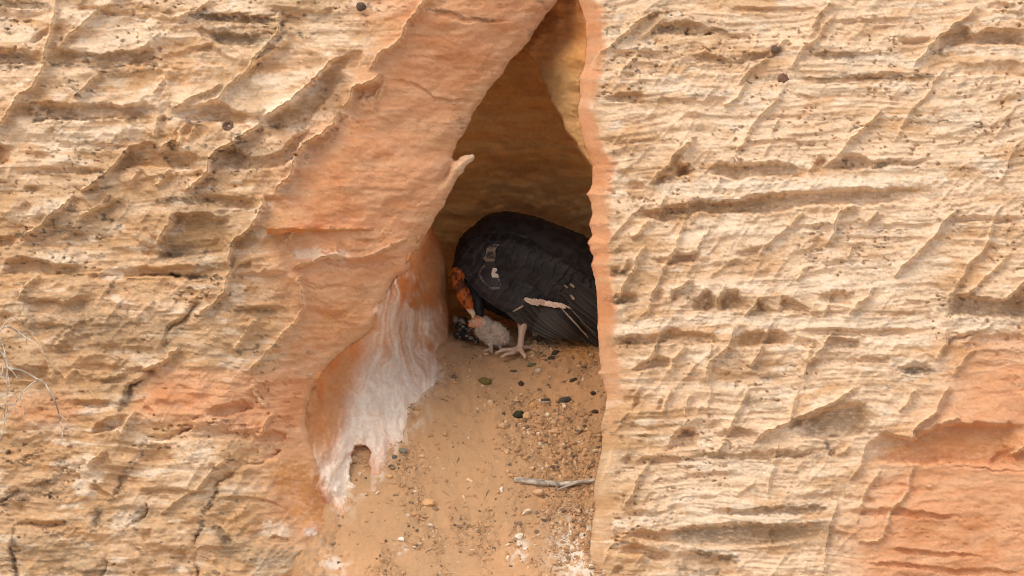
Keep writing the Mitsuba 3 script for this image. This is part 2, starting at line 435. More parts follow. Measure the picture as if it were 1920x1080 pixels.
# ---- sheet F: upper right
F = lambda *p: T3(1280, 0, p)
hollow(F((0, 95), (60, 105), (150, 150), (250, 185)), F((0, 195), (250, 195)), .06)
hollow(F((30, 310), (120, 290), (200, 310), (280, 345), (400, 300), (480, 285), (540, 265)), F((30, 355), (280, 362), (400, 345), (500, 325), (540, 300)), .06)
hollow(F((740, 290), (800, 275), (900, 285), (1000, 290), (1110, 285)), F((740, 325), (800, 330), (1000, 312), (1110, 310)), .08)
hollow(F((1400, 285), (1470, 180), (1600, 150), (1660, 190), (1720, 155), (1880, 155), (1960, 165)), F((1410, 320), (1470, 285), (1560, 260), (1650, 240), (1770, 255), (1960, 265)), .12)
hollow(F((1210, 210), (1300, 205), (1400, 215)), F((1210, 245), (1400, 250)), .04)
hollow(F((120, 955), (180, 905), (280, 900), (440, 905), (540, 910), (630, 930), (720, 915)), F((120, 975), (280, 1015), (440, 1005), (600, 990), (720, 975)), .11)
hollow(F((800, 945), (870, 880), (980, 860), (1060, 900), (1110, 880), (1230, 905), (1500, 885)), F((800, 952), (960, 960), (1060, 940), (1230, 935), (1500, 900)), .08)
hollow(F((-60, 890), (0, 900), (60, 940)), F((-60, 1010), (60, 990)), .07)
hollow([(1215, 396), (1293, 375), (1373, 371), (1413, 364), (1497, 359), (1530, 356), (1600, 352), (1680, 349), (1757, 351)], [(1215, 405), (1293, 402), (1373, 399), (1433, 401), (1520, 386), (1613, 386), (1757, 368)], .11)
for pts, d_, h_ in ((((150, 38), (400, 44), (800, 45)), .03, 7), (((820, 100), (1040, 100), (1240, 95)), .035, 8), (((620, 435), (1000, 430), (1400, 432)), .045, 8),
                    (((0, 180), (200, 188), (460, 185)), .03, 7), (((1450, 545), (1630, 540)), .03, 7), (((1500, 345), (1700, 340), (1930, 345)), .05, 22),
                    (((340, 790), (560, 788), (760, 800)), .025, 7), (((0, 550), (120, 545), (250, 540)), .04, 16), (((1080, 140), (1180, 138)), .03, 8),
                    (((700, 575), (760, 590)), .03, 9), (((1420, 765), (1600, 720), (1800, 700)), .02, 8), (((600, 660), (900, 670)), .015, 8), (((1860, 75), (1930, 80)), .05, 10),
                    (((950, 420), (1100, 405), (1300, 400)), .03, 10), (((0, 620), (120, 625)), .03, 12), (((450, 640), (700, 650), (900, 640)), .02, 7), (((600, 530), (900, 535), (1100, 530)), .02, 7)):
    ledge(F(*pts), d_, h_)
hollow(F((1700, 15), (1780, 10), (1870, 20)), F((1700, 60), (1870, 50)), .04)
fin(F((840, 0), (780, 80), (730, 150), (700, 220)), .035, 14)
fin(F((850, 60), (760, 200), (690, 260), (640, 340), (610, 400)), .035, 14)
fin(F((560, 480), (520, 560), (430, 650), (360, 740), (280, 880)), .03, 14)
fin(F((380, 450), (300, 550), (220, 600)), .03, 14)
fin(F((1670, 10), (1600, 100), (1470, 180), (1390, 260), (1270, 400)), .035, 16)
fin(F((1640, 190), (1540, 230), (1470, 280)), .035, 12)
fin(F((1470, 370), (1390, 510), (1290, 620), (1180, 800)), .025, 14)
fin(F((1140, 590), (1000, 740), (870, 870), (790, 945)), .04, 22)
fin(F((560, 620), (500, 780), (460, 900)), .018, 10)
fin(F((1890, 790), (1840, 900), (1790, 1040)), .025, 12)
fin(F((780, 860), (730, 940), (690, 975)), .03, 10)
fin(F((1110, 870), (1060, 940)), .03, 10)
fin(F((600, 210), (460, 330), (300, 480)), .03, 20)
fin(F((1880, 580), (1740, 780)), .015, 10)
pit(1508, 211, 6, .02)
pit(1453, 94, 9, .035)
pit(1543, 306, 6, .03)
pit(1530, 312, 9, .035, 1.3)
# ---- sheet G: middle right
G = lambda *p: T3(1280, 360, p)
for pts, d_, h_ in ((((460, 190), (520, 175), (700, 180), (820, 180), (1100, 170), (1480, 170)), .04, 10), (((0, 655), (400, 655), (800, 658), (1440, 662)), .035, 9),
                    (((150, 1010), (380, 1015), (600, 1020)), .04, 12), (((1020, 255), (1200, 250), (1400, 255)), .025, 8), (((900, 295), (1020, 290)), .03, 8),
                    (((1380, 350), (1500, 340)), .02, 8), (((780, 380), (1000, 375)), .02, 7), (((350, 460), (500, 440)), .025, 8), (((1200, 500), (1470, 510)), .025, 8),
                    (((640, 420), (900, 450), (1100, 440)), .012, 8), (((1250, 600), (1350, 600)), .03, 9), (((150, 395), (420, 390)), .02, 8), (((1600, 880), (1930, 890)), .015, 12), (((1620, 950), (1930, 960)), .015, 12)):
    ledge(G(*pts), d_, h_)
hollow(G((1480, 140), (1550, 125), (1740, 135), (1960, 130)), G((1480, 170), (1740, 172), (1960, 175)), .06)
hollow(G((40, 650), (60, 590), (140, 540), (180, 575), (185, 640)), G((40, 668), (185, 668)), .09)
hollow(G((182, 640), (240, 540), (300, 555), (350, 610), (390, 640)), G((182, 668), (390, 668)), .10)
hollow(G((385, 640), (430, 595), (480, 640)), G((385, 668), (480, 666)), .07)
hollow(G((525, 640), (560, 575), (620, 600), (720, 645)), G((525, 668), (720, 670)), .08)
hollow(G((760, 580), (840, 545), (900, 545), (980, 585)), G((760, 605), (980, 650)), .07)
hollow(G((1480, 640), (1530, 580), (1600, 560), (1700, 590), (1780, 605), (1850, 560), (1960, 500)), G((1460, 700), (1600, 695), (1740, 700), (1960, 710)), .12)
hollow(G((660, 770), (720, 765), (830, 760), (900, 755), (1000, 770), (1150, 760), (1360, 770)), G((660, 820), (720, 810), (1000, 800), (1370, 810)), .075)
hollow(G((300, 790), (340, 775), (440, 770), (540, 760), (610, 800)), G((300, 870), (610, 865)), .075)
hollow(G((-60, 790), (60, 775), (200, 790)), G((-60, 850), (200, 850)), .05)
hollow(G((830, 800), (900, 810), (990, 830)), G((850, 890), (990, 885)), .06)
hollow(G((640, 830), (700, 820), (760, 840)), G((640, 880), (760, 885)), .05)
hollow(G((940, 930), (1100, 925), (1180, 915)), G((940, 965), (1180, 955)), .055)
hollow(G((1205, 975), (1300, 950), (1400, 960)), G((1205, 1010), (1290, 1025), (1400, 1010)), .06)
hollow(G((280, 350), (360, 320), (440, 318)), G((280, 370), (440, 350)), .05)
hollow(G((-60, 330), (0, 325), (90, 320)), G((-60, 395), (90, 392)), .06)
hollow(G((1470, 830), (1560, 790), (1680, 760)), G((1470, 850), (1680, 790)), .04)
hollow(G((1560, 880), (1650, 800), (1800, 780), (1960, 790)), G((1560, 900), (1960, 850)), .03)
fin(G((970, 80), (890, 110), (850, 190), (790, 310)), .045, 16)
fin(G((1090, 95), (1020, 180)), .03, 12)
fin(G((1120, 110), (1070, 170)), .02, 10)
fin(G((1550, 80), (1480, 140), (1440, 220), (1360, 310), (1250, 410), (1170, 490)), .045, 24)
fin(G((1070, 520), (1050, 580), (990, 620), (940, 700)), .045, 16)
fin(G((1800, 60), (1740, 150), (1700, 300), (1610, 400), (1530, 530), (1480, 640)), .035, 18)
fin(G((1960, 480), (1920, 510), (1780, 605)), .06, 26)
fin(G((690, 100), (600, 190), (470, 310), (420, 370)), .03, 14)
fin(G((240, 510), (210, 560), (170, 650)), .03, 12)
fin(G((450, 570), (400, 640), (350, 700)), .04, 12)
fin(G((840, 550), (820, 600), (790, 700)), .035, 12)
fin(G((700, 420), (620, 500)), .03, 12)
fin(G((980, 270), (930, 380)), .025, 10)
fin(G((300, 740), (270, 860), (150, 970), (110, 1080)), .05, 16)
fin(G((470, 760), (430, 900), (380, 1000)), .05, 16)
fin(G((845, 760), (790, 880), (700, 960), (670, 1060)), .05, 16)
fin(G((730, 840), (690, 960)), .03, 12)
fin(G((1500, 760), (1460, 880), (1400, 950)), .04, 18)
fin(G((1640, 880), (1580, 960), (1520, 1040)), .03, 18)
fin(G((1750, 730), (1650, 790), (1560, 800)), .03, 18)
fin(G((150, 200), (40, 380)), .025, 12)
fin(G((320, 370), (140, 480)), .02, 14)
fin(G((150, 820), (140, 940)), .025, 10)
fin(G((1850, 330), (1700, 480), (1560, 600)), .03, 24)
fin(G((740, 250), (680, 340)), .02, 10)
# ---- sheet H: lower right
H = lambda *p: T3(1280, 720, p)
hollow(H((640, 265), (700, 190), (830, 130), (940, 100), (1030, 90)), H((640, 300), (800, 325), (1000, 290), (1060, 240)), .12, power=.8)
hollow(H((170, 285), (290, 225), (400, 262)), H((170, 302), (400, 300)), .065)
hollow(H((-40, 240), (60, 238), (90, 260)), H((-40, 300), (90, 295)), .05)
hollow(H((130, 230), (170, 200), (230, 205)), H((130, 250), (230, 245)), .035)
hollow(H((40, 370), (70, 362), (100, 385), (180, 390), (300, 390), (340, 385), (420, 370), (540, 360), (620, 370), (700, 360), (800, 360)), H((40, 415), (300, 425), (440, 425), (540, 415), (800, 400)), .10)
hollow(H((600, 210), (640, 190), (690, 195)), H((600, 250), (690, 235)), .05)
hollow(H((1010, 390), (1060, 310), (1150, 260), (1240, 290), (1300, 310), (1430, 235), (1560, 220), (1700, 210), (1960, 220)), H((1010, 445), (1300, 460), (1500, 455), (1700, 460), (1960, 485)), .12, lip=.3, power=.75)
hollow(H((1490, 440), (1600, 440), (1700, 445), (1960, 465)), H((1490, 475), (1700, 482), (1960, 505)), .06, lip=.1)
hollow(H((890, 630), (1000, 630), (1100, 640)), H((890, 655), (1100, 660)), .035)
hollow(H((860, 705), (990, 690), (1180, 690), (1300, 695), (1450, 720), (1575, 745)), H((860, 725), (990, 728), (1180, 745), (1450, 758), (1580, 760)), .065)
hollow(H((-40, 800), (130, 780), (250, 770), (520, 790), (640, 780), (720, 770), (800, 790)), H((-40, 915), (250, 920), (520, 905), (800, 860)), .08, power=.6)
hollow(H((850, 820), (890, 812), (940, 830)), H((850, 870), (930, 868)), .05)
hollow(H((1140, 915), (1400, 928), (1550, 948), (1715, 970)), H((1140, 945), (1550, 972), (1715, 985)), .06)
hollow(H((960, 1000), (1200, 1000), (1500, 1030), (1960, 1050)), H((960, 1020), (1200, 1030), (1500, 1068), (1960, 1085)), .05)
hollow(H((-40, 950), (90, 938), (150, 950), (250, 960), (320, 990)), H((-40, 1080), (320, 1080)), .06)
hollow(H((100, 700), (280, 700), (460, 690), (600, 690), (730, 670), (850, 700)), H((100, 735), (850, 735)), .045)
for pts, d_, h_ in ((((0, 510), (200, 498), (380, 505)), .03, 7), (((0, 715), (300, 712), (800, 715)), .02, 7), (((640, 610), (780, 610), (900, 605)), .03, 9), (((940, 540), (1200, 555), (1480, 570)), .02, 9),
                    (((1280, 640), (1460, 660)), .02, 9), (((20, 620), (300, 615), (520, 620)), .02, 7), (((400, 560), (640, 565)), .015, 6), (((1200, 1050), (1400, 1080)), .03, 9)):
    ledge(H(*pts), d_, h_)
hollow(H((805, 300), (830, 280), (940, 290)), H((805, 400), (850, 400), (940, 330)), .06)
hollow(H((720, 110), (740, 80), (770, 60)), H((720, 115), (770, 105)), .05)
hollow(H((1740, 420), (1800, 370), (1880, 360)), H((1740, 440), (1880, 420)), .03)
fin(H((1500, 0), (1440, 140), (1380, 190), (1300, 260), (1260, 370)), .05, 18)
fin(H((1310, 10), (1260, 100), (1200, 150)), .035, 14)
fin(H((370, 0), (320, 130), (260, 250), (230, 330), (180, 400)), .035, 14)
fin(H((640, 30), (610, 120), (590, 210)), .035, 12)
fin(H((545, 320), (510, 470), (480, 640)), .025, 12)
fin(H((1310, 460), (1240, 640), (1160, 750), (1100, 870), (950, 890)), .028, 14)
fin(H((1120, 470), (1050, 580), (990, 690), (980, 800)), .03, 14)
fin(H((1040, 320), (1010, 420), (930, 550)), .03, 16)
fin(H((870, 640), (840, 770), (800, 900), (790, 1080)), .028, 12)
fin(H((1000, 10), (940, 40), (830, 110), (640, 190), (480, 260), (380, 350)), .055, 16, 6)
fin(H((1960, 310), (1920, 340), (1850, 400)), .07, 26)
fin(H((1560, 190), (1440, 230)), .03, 14)
fin(H((930, 330), (880, 400)), .02, 10)
fin(H((420, 540), (300, 640)), .015, 14)
fin(H((50, 40), (10, 190)), .03, 12)
fin(H((160, 0), (130, 160)), .02, 10)
fin(H((480, 830), (520, 930)), .02, 10)
# ---- sheets beside the right jamb
J = lambda *p: T3(1100, 0, p)
hollow(J((110, 282), (280, 275), (430, 285)), J((110, 305), (280, 330), (440, 330)), .05)
hollow(J((190, 410), (280, 405)), J((190, 440), (280, 440)), .03)
ledge(J((260, 355), (380, 345)), .03, 9)
hollow(J((100, 530), (200, 510), (330, 520)), J((100, 560), (270, 580), (330, 585)), .055)
hollow(J((500, 945), (550, 905), (590, 920)), J((500, 1000), (590, 980)), .09)
hollow(J((360, 1040), (420, 980), (470, 960)), J((360, 1055), (470, 1020)), .06)
hollow(J((210, 1030), (260, 1005), (330, 1040)), J((210, 1060), (330, 1060)), .04)
hollow(J((380, 170), (440, 120), (520, 110), (600, 130)), J((380, 190), (600, 195)), .05)
ledge(J((60, 780), (300, 785), (500, 795)), .02, 7)
ledge(J((150, 680), (290, 680), (500, 620)), .02, 8)
ledge(J((400, 550), (600, 545)), .035, 9)
fin(J((420, 60), (300, 110), (170, 220), (110, 280), (0, 395)), .04, 16)
fin(J((430, 100), (380, 160), (300, 220)), .03, 12)
fin(J((285, 280), (270, 320), (190, 410), (180, 440)), .03, 12)
fin(J((620, 760), (480, 870), (400, 970), (360, 1050)), .045, 18)
fin(J((550, 860), (470, 960), (430, 1040)), .03, 10)
K = lambda *p: T3(1100, 360, p)
hollow(K((290, 115), (420, 90), (560, 70)), K((290, 150), (440, 165), (600, 150)), .085)
hollow(K((370, 375), (500, 340), (610, 320)), K((370, 410), (610, 405)), .065)
hollow(K((130, 585), (150, 560), (190, 550), (300, 560)), K((130, 640), (300, 600)), .06)
hollow(K((110, 460), (140, 420), (200, 430)), K((110, 490), (200, 490)), .05)
hollow(K((460, 575), (480, 540), (510, 540)), K((460, 640), (510, 590)), .06)
hollow(K((140, 805), (300, 795), (400, 785), (470, 760), (560, 780)), K((140, 870), (400, 850), (560, 815)), .075)
hollow(K((240, 995), (300, 945), (380, 920), (480, 930)), K((240, 1005), (500, 995)), .075)
hollow(K((370, 560), (420, 540), (440, 560)), K((370, 610), (440, 600)), .04)
ledge(K((100, 330), (220, 325)), .03, 8)
fin(K((450, 20), (425, 100), (400, 165)), .035, 12)
fin(K((590, 70), (520, 230), (450, 400), (370, 560), (320, 740)), .035, 12)
fin(K((360, 160), (300, 230), (250, 270)), .04, 12)
fin(K((340, 290), (260, 410), (190, 530), (140, 640)), .045, 12)
fin(K((230, 370), (170, 470)), .04, 10)
fin(K((405, 800), (370, 900), (330, 990)), .045, 12)
fin(K((600, 490), (480, 560), (460, 640)), .04, 12)
fin(K((320, 70), (200, 190), (110, 300)), .025, 16)
fin(K((560, 870), (490, 960), (480, 1030)), .03, 12)
Lc = lambda *p: T3(1100, 720, p)
hollow(Lc((255, 110), (280, 60), (310, 35)), Lc((255, 150), (310, 90)), .05)
hollow(Lc((390, 140), (420, 80), (440, 110)), Lc((390, 155), (440, 150)), .06)
hollow(Lc((150, 300), (200, 280), (230, 300)), Lc((150, 320), (230, 320)), .045)
hollow(Lc((280, 285), (320, 268), (350, 285)), Lc((280, 300), (350, 300)), .045)
hollow(Lc((330, 245), (360, 235), (385, 245)), Lc((330, 262), (385, 262)), .05)
hollow(Lc((430, 355), (490, 260), (570, 240), (620, 250)), Lc((430, 368), (620, 360)), .085)
hollow(Lc((185, 420), (240, 380), (255, 420)), Lc((185, 445), (255, 445)), .065)
hollow(Lc((265, 430), (320, 400), (400, 400), (460, 412), (550, 400)), Lc((265, 448), (550, 445)), .085)
hollow(Lc((205, 725), (300, 700), (450, 720)), Lc((205, 738), (450, 742)), .055)
hollow(Lc((180, 880), (260, 890), (380, 920), (470, 935)), Lc((180, 950), (470, 1000)), .065)
hollow(Lc((220, 825), (320, 815), (620, 810)), Lc((220, 850), (320, 880), (620, 910)), .06)
hollow(Lc((130, 1060), (170, 1010), (220, 1030)), Lc((130, 1090), (220, 1090)), .05)
fin(Lc((375, 380), (330, 460), (270, 590), (210, 710)), .035, 12)
fin(Lc((240, 150), (190, 230), (100, 300)), .02, 12)
fin(Lc((150, 790), (140, 880), (90, 1020)), .03, 9)
fin(Lc((140, 360), (120, 450), (60, 560)), .025, 8)
fin(Lc((200, 600), (205, 700)), .015, 8)
fin(Lc((480, 10), (440, 110), (430, 170)), .03, 10)

# ---- bedding, cross veins and weathering all over the face
pinkpoly = [(660, -40), (1060, -40), (1000, 60), (900, 190), (840, 300), (820, 400), (760, 510), (705, 600), (610, 690), (570, 790), (600, 880), (640, 990), (640, 1100), (600, 1100),
            (560, 1010), (500, 960), (500, 900), (535, 840), (530, 740), (565, 640), (560, 560), (520, 500), (540, 380), (550, 300), (620, 230), (690, 150), (740, 60)]
pinkright = [(1600, 1120), (1580, 1000), (1630, 930), (1680, 880), (1700, 840), (1720, 800), (1800, 760), (1790, 690), (1860, 640), (2400, 600), (2400, 1400), (1620, 1400)]
pinklow = [(240, 770), (290, 710), (330, 695), (440, 705), (520, 700), (560, 700), (540, 800), (500, 830), (420, 800), (330, 800)]
pinkmid = [(20, 790), (60, 740), (150, 740), (150, 790), (90, 805)]


def soft(poly, blur, rough=30.0, seed=3):
    m = shapely.contains_xy(shapely.Polygon(poly).buffer(0), GU + (fbm2(GU / 45, GV / 28, seed, 4) - .5) * 2.4 * rough, GV + (fbm2(GU / 45, GV / 28, seed + 9, 4) - .5) * 1.6 * rough)
    return gaussian_filter(m.astype(float), blur / 1.8)


pink = np.clip(soft(pinkpoly, 34, 56), 0, 1)
pinkR = soft(pinkright, 34, 60, 6)
pinkL = soft(pinklow, 14, 26, 9)
smoothrock = np.clip(np.maximum(pink, pinkR * .9), 0, 1)
coarse = 1 - 0.80 * smoothrock
dip = GV + 0.045 * (GU - 960) + (fbm2(GU / 160, GV / 120, 51, 2) - .5) * 36      # beds undulate
lam = (fbm2(GU / 130, dip / 11, 61, 4, .6) - .5)
lam2 = (fbm2(GU / 60, dip / 4.5, 66, 3, .6) - .5)
relief += (fbm2(GU / 90, dip / 7.5, 63, 3, .6) - .5) * .016 * coarse * sstep(1000, 1200, GU)
relief += (fbm2(GU / 26, GV / 13, 109, 3) - .5) * .014 * smoothrock
relief += lam * .026 * coarse + lam2 * .007 * coarse
for k, (ang, wl, amp) in enumerate(((-52, 34, .018), (-40, 18, .008), (-62, 26, .009))):
    ca, sa = math.cos(math.radians(ang)), math.sin(math.radians(ang))
    s_, t_ = GU * ca + GV * sa, -GU * sa + GV * ca
    rid = 1 - np.abs(2 * fbm2(s_ / 110, t_ / wl, 71 + 7 * k, 3) - 1)
    patch = sstep(.42, .66, fbm2(GU / 150, GV / 120, 91 + k, 2))
    relief += amp * (rid ** 5) * patch * coarse
relief += (fbm2(GU / 60, GV / 30, 101, 3) - .5) * (.085 - .058 * sstep(1000, 1200, GU)) * coarse + (fbm2(GU / 16, GV / 10, 102, 3) - .5) * .014 * coarse
relief += (fbm2(GU / 5, GV / 3.2, 104, 3, .65) - .5) * .009 * (1 - .6 * smoothrock)
relief += (fbm2((GU + .8 * GV) / 80, (GV - .35 * GU + 20 * lam) / 52, 108, 3) - .5) * .05 * smoothrock
holes = sstep(.70, .80, fbm2(GU / 10, GV / 7, 111, 3)) * sstep(.45, .62, fbm2(GU / 130, GV / 90, 114, 2))
relief -= holes * .018 * coarse

# ---- the large form: the face turns in towards the opening
dist, near = rim_tree.query(np.stack([GU.ravel(), GV.ravel()], 1), distance_upper_bound=420)
dist = np.minimum(dist, 420).reshape(GU.shape)
inside = shapely.contains_xy(opening, GU, GV)
leftside = GU < np.interp(GV, [-330, -90, 0, 300, 1400], [1076, 1076, 1065, 980, 900])
yface = -relief
inward = np.where(leftside, .30 * np.clip(1 - dist / (170 + 60 * noise2(GV / 200, 0, 7)), 0, 1) ** 1.6, 0)
inward = gaussian_filter(np.where(inside, .30 * leftside, inward), 3)
yface += inward
# the far left stands a little proud; the lower left leans out
yface += -.10 * sstep(500, 0, GU) * sstep(400, 900, GV)
quiet = sstep(2, 26, dist)
yface = inward + (yface - inward) * np.where(leftside, .35 + .65 * quiet, .10 + .90 * sstep(14, 50, dist))
rl, rr = 11.0 + 34 * sstep(860, 960, GV), 7.0
yface += np.where(leftside, rl / U * (1 - np.sqrt(np.clip(1 - (1 - np.clip(dist / rl, 0, 1)) ** 2, 0, 1))) * 1.2, 0)
strip = 30 + 10 * (fbm2(GV / 40, 0, 17, 3) - .5) + 12 * sstep(880, 1000, GV)
yface += np.where(~leftside, .075 * np.clip(1 - dist / strip, 0, 1) + rr / U * (1 - np.sqrt(np.clip(1 - (1 - np.clip(dist / rr, 0, 1)) ** 2, 0, 1))), 0)

yface += .06 * np.exp(-((GU - 838 + .55 * (GV - 318)) / 7) ** 2 - ((GV - 320) / 20) ** 2)
# ---- colours of the rock itself (albedo), plus shade painted brown into the hollows
CREAM, TAN, OCHRE, PINK, GREY, BLACK, WHITE = (.72, .57, .43), (.54, .37, .23), (.53, .33, .17), (.62, .33, .19), (.32, .255, .185), (.10, .078, .065), (.74, .65, .545)
n1 = fbm2(GU / 120, dip / 22, 121, 4, .6)
n2 = fbm2(GU / 34, dip / 9, 125, 4, .6)
n3 = fbm2(GU / 7, GV / 4, 129, 3, .6)
rightness = sstep(1050, 1350, GU)
col = lerp3(TAN, CREAM, sstep(.36, .62, n1 * .5 + n2 * .35 + n3 * .15 - .02 + .10 * rightness + .06 * sstep(380, 0, GV) - .09 * sstep(330, 480, GV) * (1 - rightness)))
col = lerp3(col, OCHRE, .6 * sstep(.50, .72, fbm2(GU / 90, dip / 30, 133, 3) + .07 * sstep(420, 760, GV) * (GU < 700)))
col = lerp3(col, WHITE, .7 * sstep(.62, .72, fbm2(GU / 55, dip / 16, 139, 4)) * (1 - smoothrock))
spotm = np.clip(.35 + .9 * (fbm2(GU / 110, GV / 50, 141, 3) - .4) + .25 * sstep(700, 900, GV) * (GU < 560), 0, 1)
col = lerp3(col, (.42, .32, .21), .35 * (1 - rightness) * (1 - smoothrock) * sstep(.48, .62, fbm2((GU + GV) / 120, (GV - .4 * GU) / 50, 137, 4)))
col = lerp3(col, GREY, .5 * spotm * sstep(.55, .66, fbm2(GU / 13, GV / 6, 145, 4, .65)))
pk = np.clip(pink + pinkR + .85 * pinkL + .6 * soft(pinkmid, 8), 0, 1)
jamb = np.where(~leftside, sstep(1.45, .75, (dist + 26 * (fbm2(GU / 14, GV / 20, 159, 3) - .5)) / np.maximum(strip, 1)) * sstep(860, 600, GV), 0)
pk = np.maximum(pk, jamb)
pinkc = lerp3(PINK, (.60, .375, .23), .5 * sstep(.42, .66, fbm2(GU / 80, dip / 16, 151, 4)))
pinkc = lerp3(pinkc, (.52, .22, .095), .5 * sstep(.5, .7, fbm2((GU + .45 * GV) / 60, (GV - .3 * GU) / 40, 155, 3)))
pk = np.clip(pk * (.72 + .55 * fbm2(GU / 70, dip / 14, 157, 4)), 0, .95)
col = lerp3(col, pinkc, pk)
col = lerp3(col, (.76, .58, .38), .80 * vein * (.4 + .6 * n2 / .6).clip(0, 1))
# black desert varnish and lichen in streaks and dots
bl = sstep(.66, .74, fbm2(GU / 16, GV / 9, 161, 4, .62)) * sstep(.45, .6, fbm2(GU / 100, GV / 60, 165, 2)) * (1 - .85 * pk)
col = lerp3(col, BLACK, (.75 - .40 * rightness) * bl)


def stain_and_shade(pts, width, strength, rgb=BLACK, seed=171):
    """lichen, rock colour and painted hollow shade, in ragged patches along a survey line"""
    p = np.asarray(pts, float)
    mg = 3 * width + 12
    w = window(p[:, 0].min() - mg, p[:, 0].max() + mg, p[:, 1].min() - mg, p[:, 1].max() + mg)
    d, s, t = segdist(p, WU[w], WV[w])
    lo = .33 if seed in (175, 179) else .40
    m = sstep(lo, lo + .22, fbm2(GU[w] / 7, GV[w] / 4, seed, 3) + .25 * (np.exp(-(d / width) ** 2) - .5)) * np.exp(-(d / width) ** 2)
    col[w] = lerp3(col[w], rgb, strength * np.clip(m * 1.6, 0, 1))


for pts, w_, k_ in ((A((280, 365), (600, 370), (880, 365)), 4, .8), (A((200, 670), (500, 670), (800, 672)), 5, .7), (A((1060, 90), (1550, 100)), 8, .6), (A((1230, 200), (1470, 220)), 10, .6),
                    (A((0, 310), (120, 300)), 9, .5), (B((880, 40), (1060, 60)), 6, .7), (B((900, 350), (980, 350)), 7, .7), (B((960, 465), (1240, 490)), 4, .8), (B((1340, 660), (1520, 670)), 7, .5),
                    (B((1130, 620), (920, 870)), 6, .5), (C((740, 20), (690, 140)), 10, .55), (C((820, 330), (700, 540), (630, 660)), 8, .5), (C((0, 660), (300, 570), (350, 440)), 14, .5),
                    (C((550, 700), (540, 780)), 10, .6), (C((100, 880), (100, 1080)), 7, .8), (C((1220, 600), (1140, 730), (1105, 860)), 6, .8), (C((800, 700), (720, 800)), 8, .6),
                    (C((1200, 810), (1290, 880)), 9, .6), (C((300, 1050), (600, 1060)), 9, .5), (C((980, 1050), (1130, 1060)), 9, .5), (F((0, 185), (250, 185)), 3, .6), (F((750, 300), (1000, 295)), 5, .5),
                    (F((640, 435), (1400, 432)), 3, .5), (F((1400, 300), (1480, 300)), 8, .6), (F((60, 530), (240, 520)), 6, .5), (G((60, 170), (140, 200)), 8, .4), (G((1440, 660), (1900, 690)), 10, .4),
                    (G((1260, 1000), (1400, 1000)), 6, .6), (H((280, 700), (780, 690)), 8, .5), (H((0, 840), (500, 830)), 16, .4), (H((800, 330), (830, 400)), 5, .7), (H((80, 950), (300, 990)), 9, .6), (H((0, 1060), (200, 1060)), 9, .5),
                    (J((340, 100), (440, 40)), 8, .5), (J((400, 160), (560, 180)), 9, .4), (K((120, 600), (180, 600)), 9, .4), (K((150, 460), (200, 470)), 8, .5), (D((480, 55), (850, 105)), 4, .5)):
    stain_and_shade(pts, w_, k_)
for pts, w_, k_ in (([(1250, 352), (1420, 348), (1760, 338)], 15, .8), ([(1290, 172), (1420, 178), (1600, 165)], 9, .5), ([(1560, 105), (1720, 118), (1740, 100)], 12, .6), ([(1780, 92), (1930, 100)], 9, .7),
                    ([(1180, 160), (1290, 170)], 9, .6), ([(1160, 620), (1300, 598), (1500, 604), (1900, 606)], 12, .7), ([(1280, 868), (1450, 880)], 14, .6), ([(1290, 935), (1400, 950)], 18, .6), ([(1160, 980), (1290, 970), (1480, 972)], 12, .6),
                    ([(1480, 432), (1800, 425)], 15, .6), ([(1320, 430), (1460, 440)], 20, .5), ([(1560, 520), (1760, 500)], 22, .5), ([(1300, 545), (1640, 535)], 13, .6), ([(1620, 640), (1740, 638)], 10, .7), ([(1840, 310), (1880, 318)], 18, .9),
                    ([(1780, 215), (1820, 225)], 22, .6), ([(60, 258), (170, 255), (260, 245)], 13, .7), ([(130, 30), (270, 45)], 20, .7), ([(150, 85), (300, 70)], 16, .5), ([(420, 185), (520, 150)], 12, .5), ([(450, 150), (600, 140)], 10, .6),
                    ([(20, 410), (120, 385)], 12, .6), ([(500, 210), (600, 160)], 9, .9), ([(75, 480), (200, 482)], 9, .4), ([(560, 475), (640, 480)], 12, .6), ([(140, 870), (170, 860)], 14, .6), ([(220, 975), (250, 970)], 12, .7), ([(340, 860), (390, 850)], 20, .5), ([(500, 990), (530, 1000)], 14, .6)):
    stain_and_shade(pts, w_, k_, WHITE, 175)
for pts, w_, k_ in (([(390, 55), (490, 75)], 18, .7), ([(1290, 1005), (1420, 1000), (1550, 990)], 20, .6), ([(130, 590), (180, 585)], 18, .6), ([(310, 465), (400, 490)], 16, .6), ([(60, 610), (300, 620)], 24, .6), ([(30, 1040), (160, 1030)], 22, .5),
                    ([(0, 5), (90, 10)], 10, .7), ([(90, 410), (200, 450)], 20, .5), ([(1530, 800), (1620, 790)], 22, .5), ([(1400, 755), (1460, 765)], 14, .5), ([(420, 1040), (560, 1050)], 18, .6), ([(170, 1050), (200, 1060)], 20, .5)):
    stain_and_shade(pts, w_, k_, GREY, 177)
BROWN, RUST = (.37, .25, .15), (.52, .26, .11)  # brown rock; along the hollow bands this tint also paints in their shade
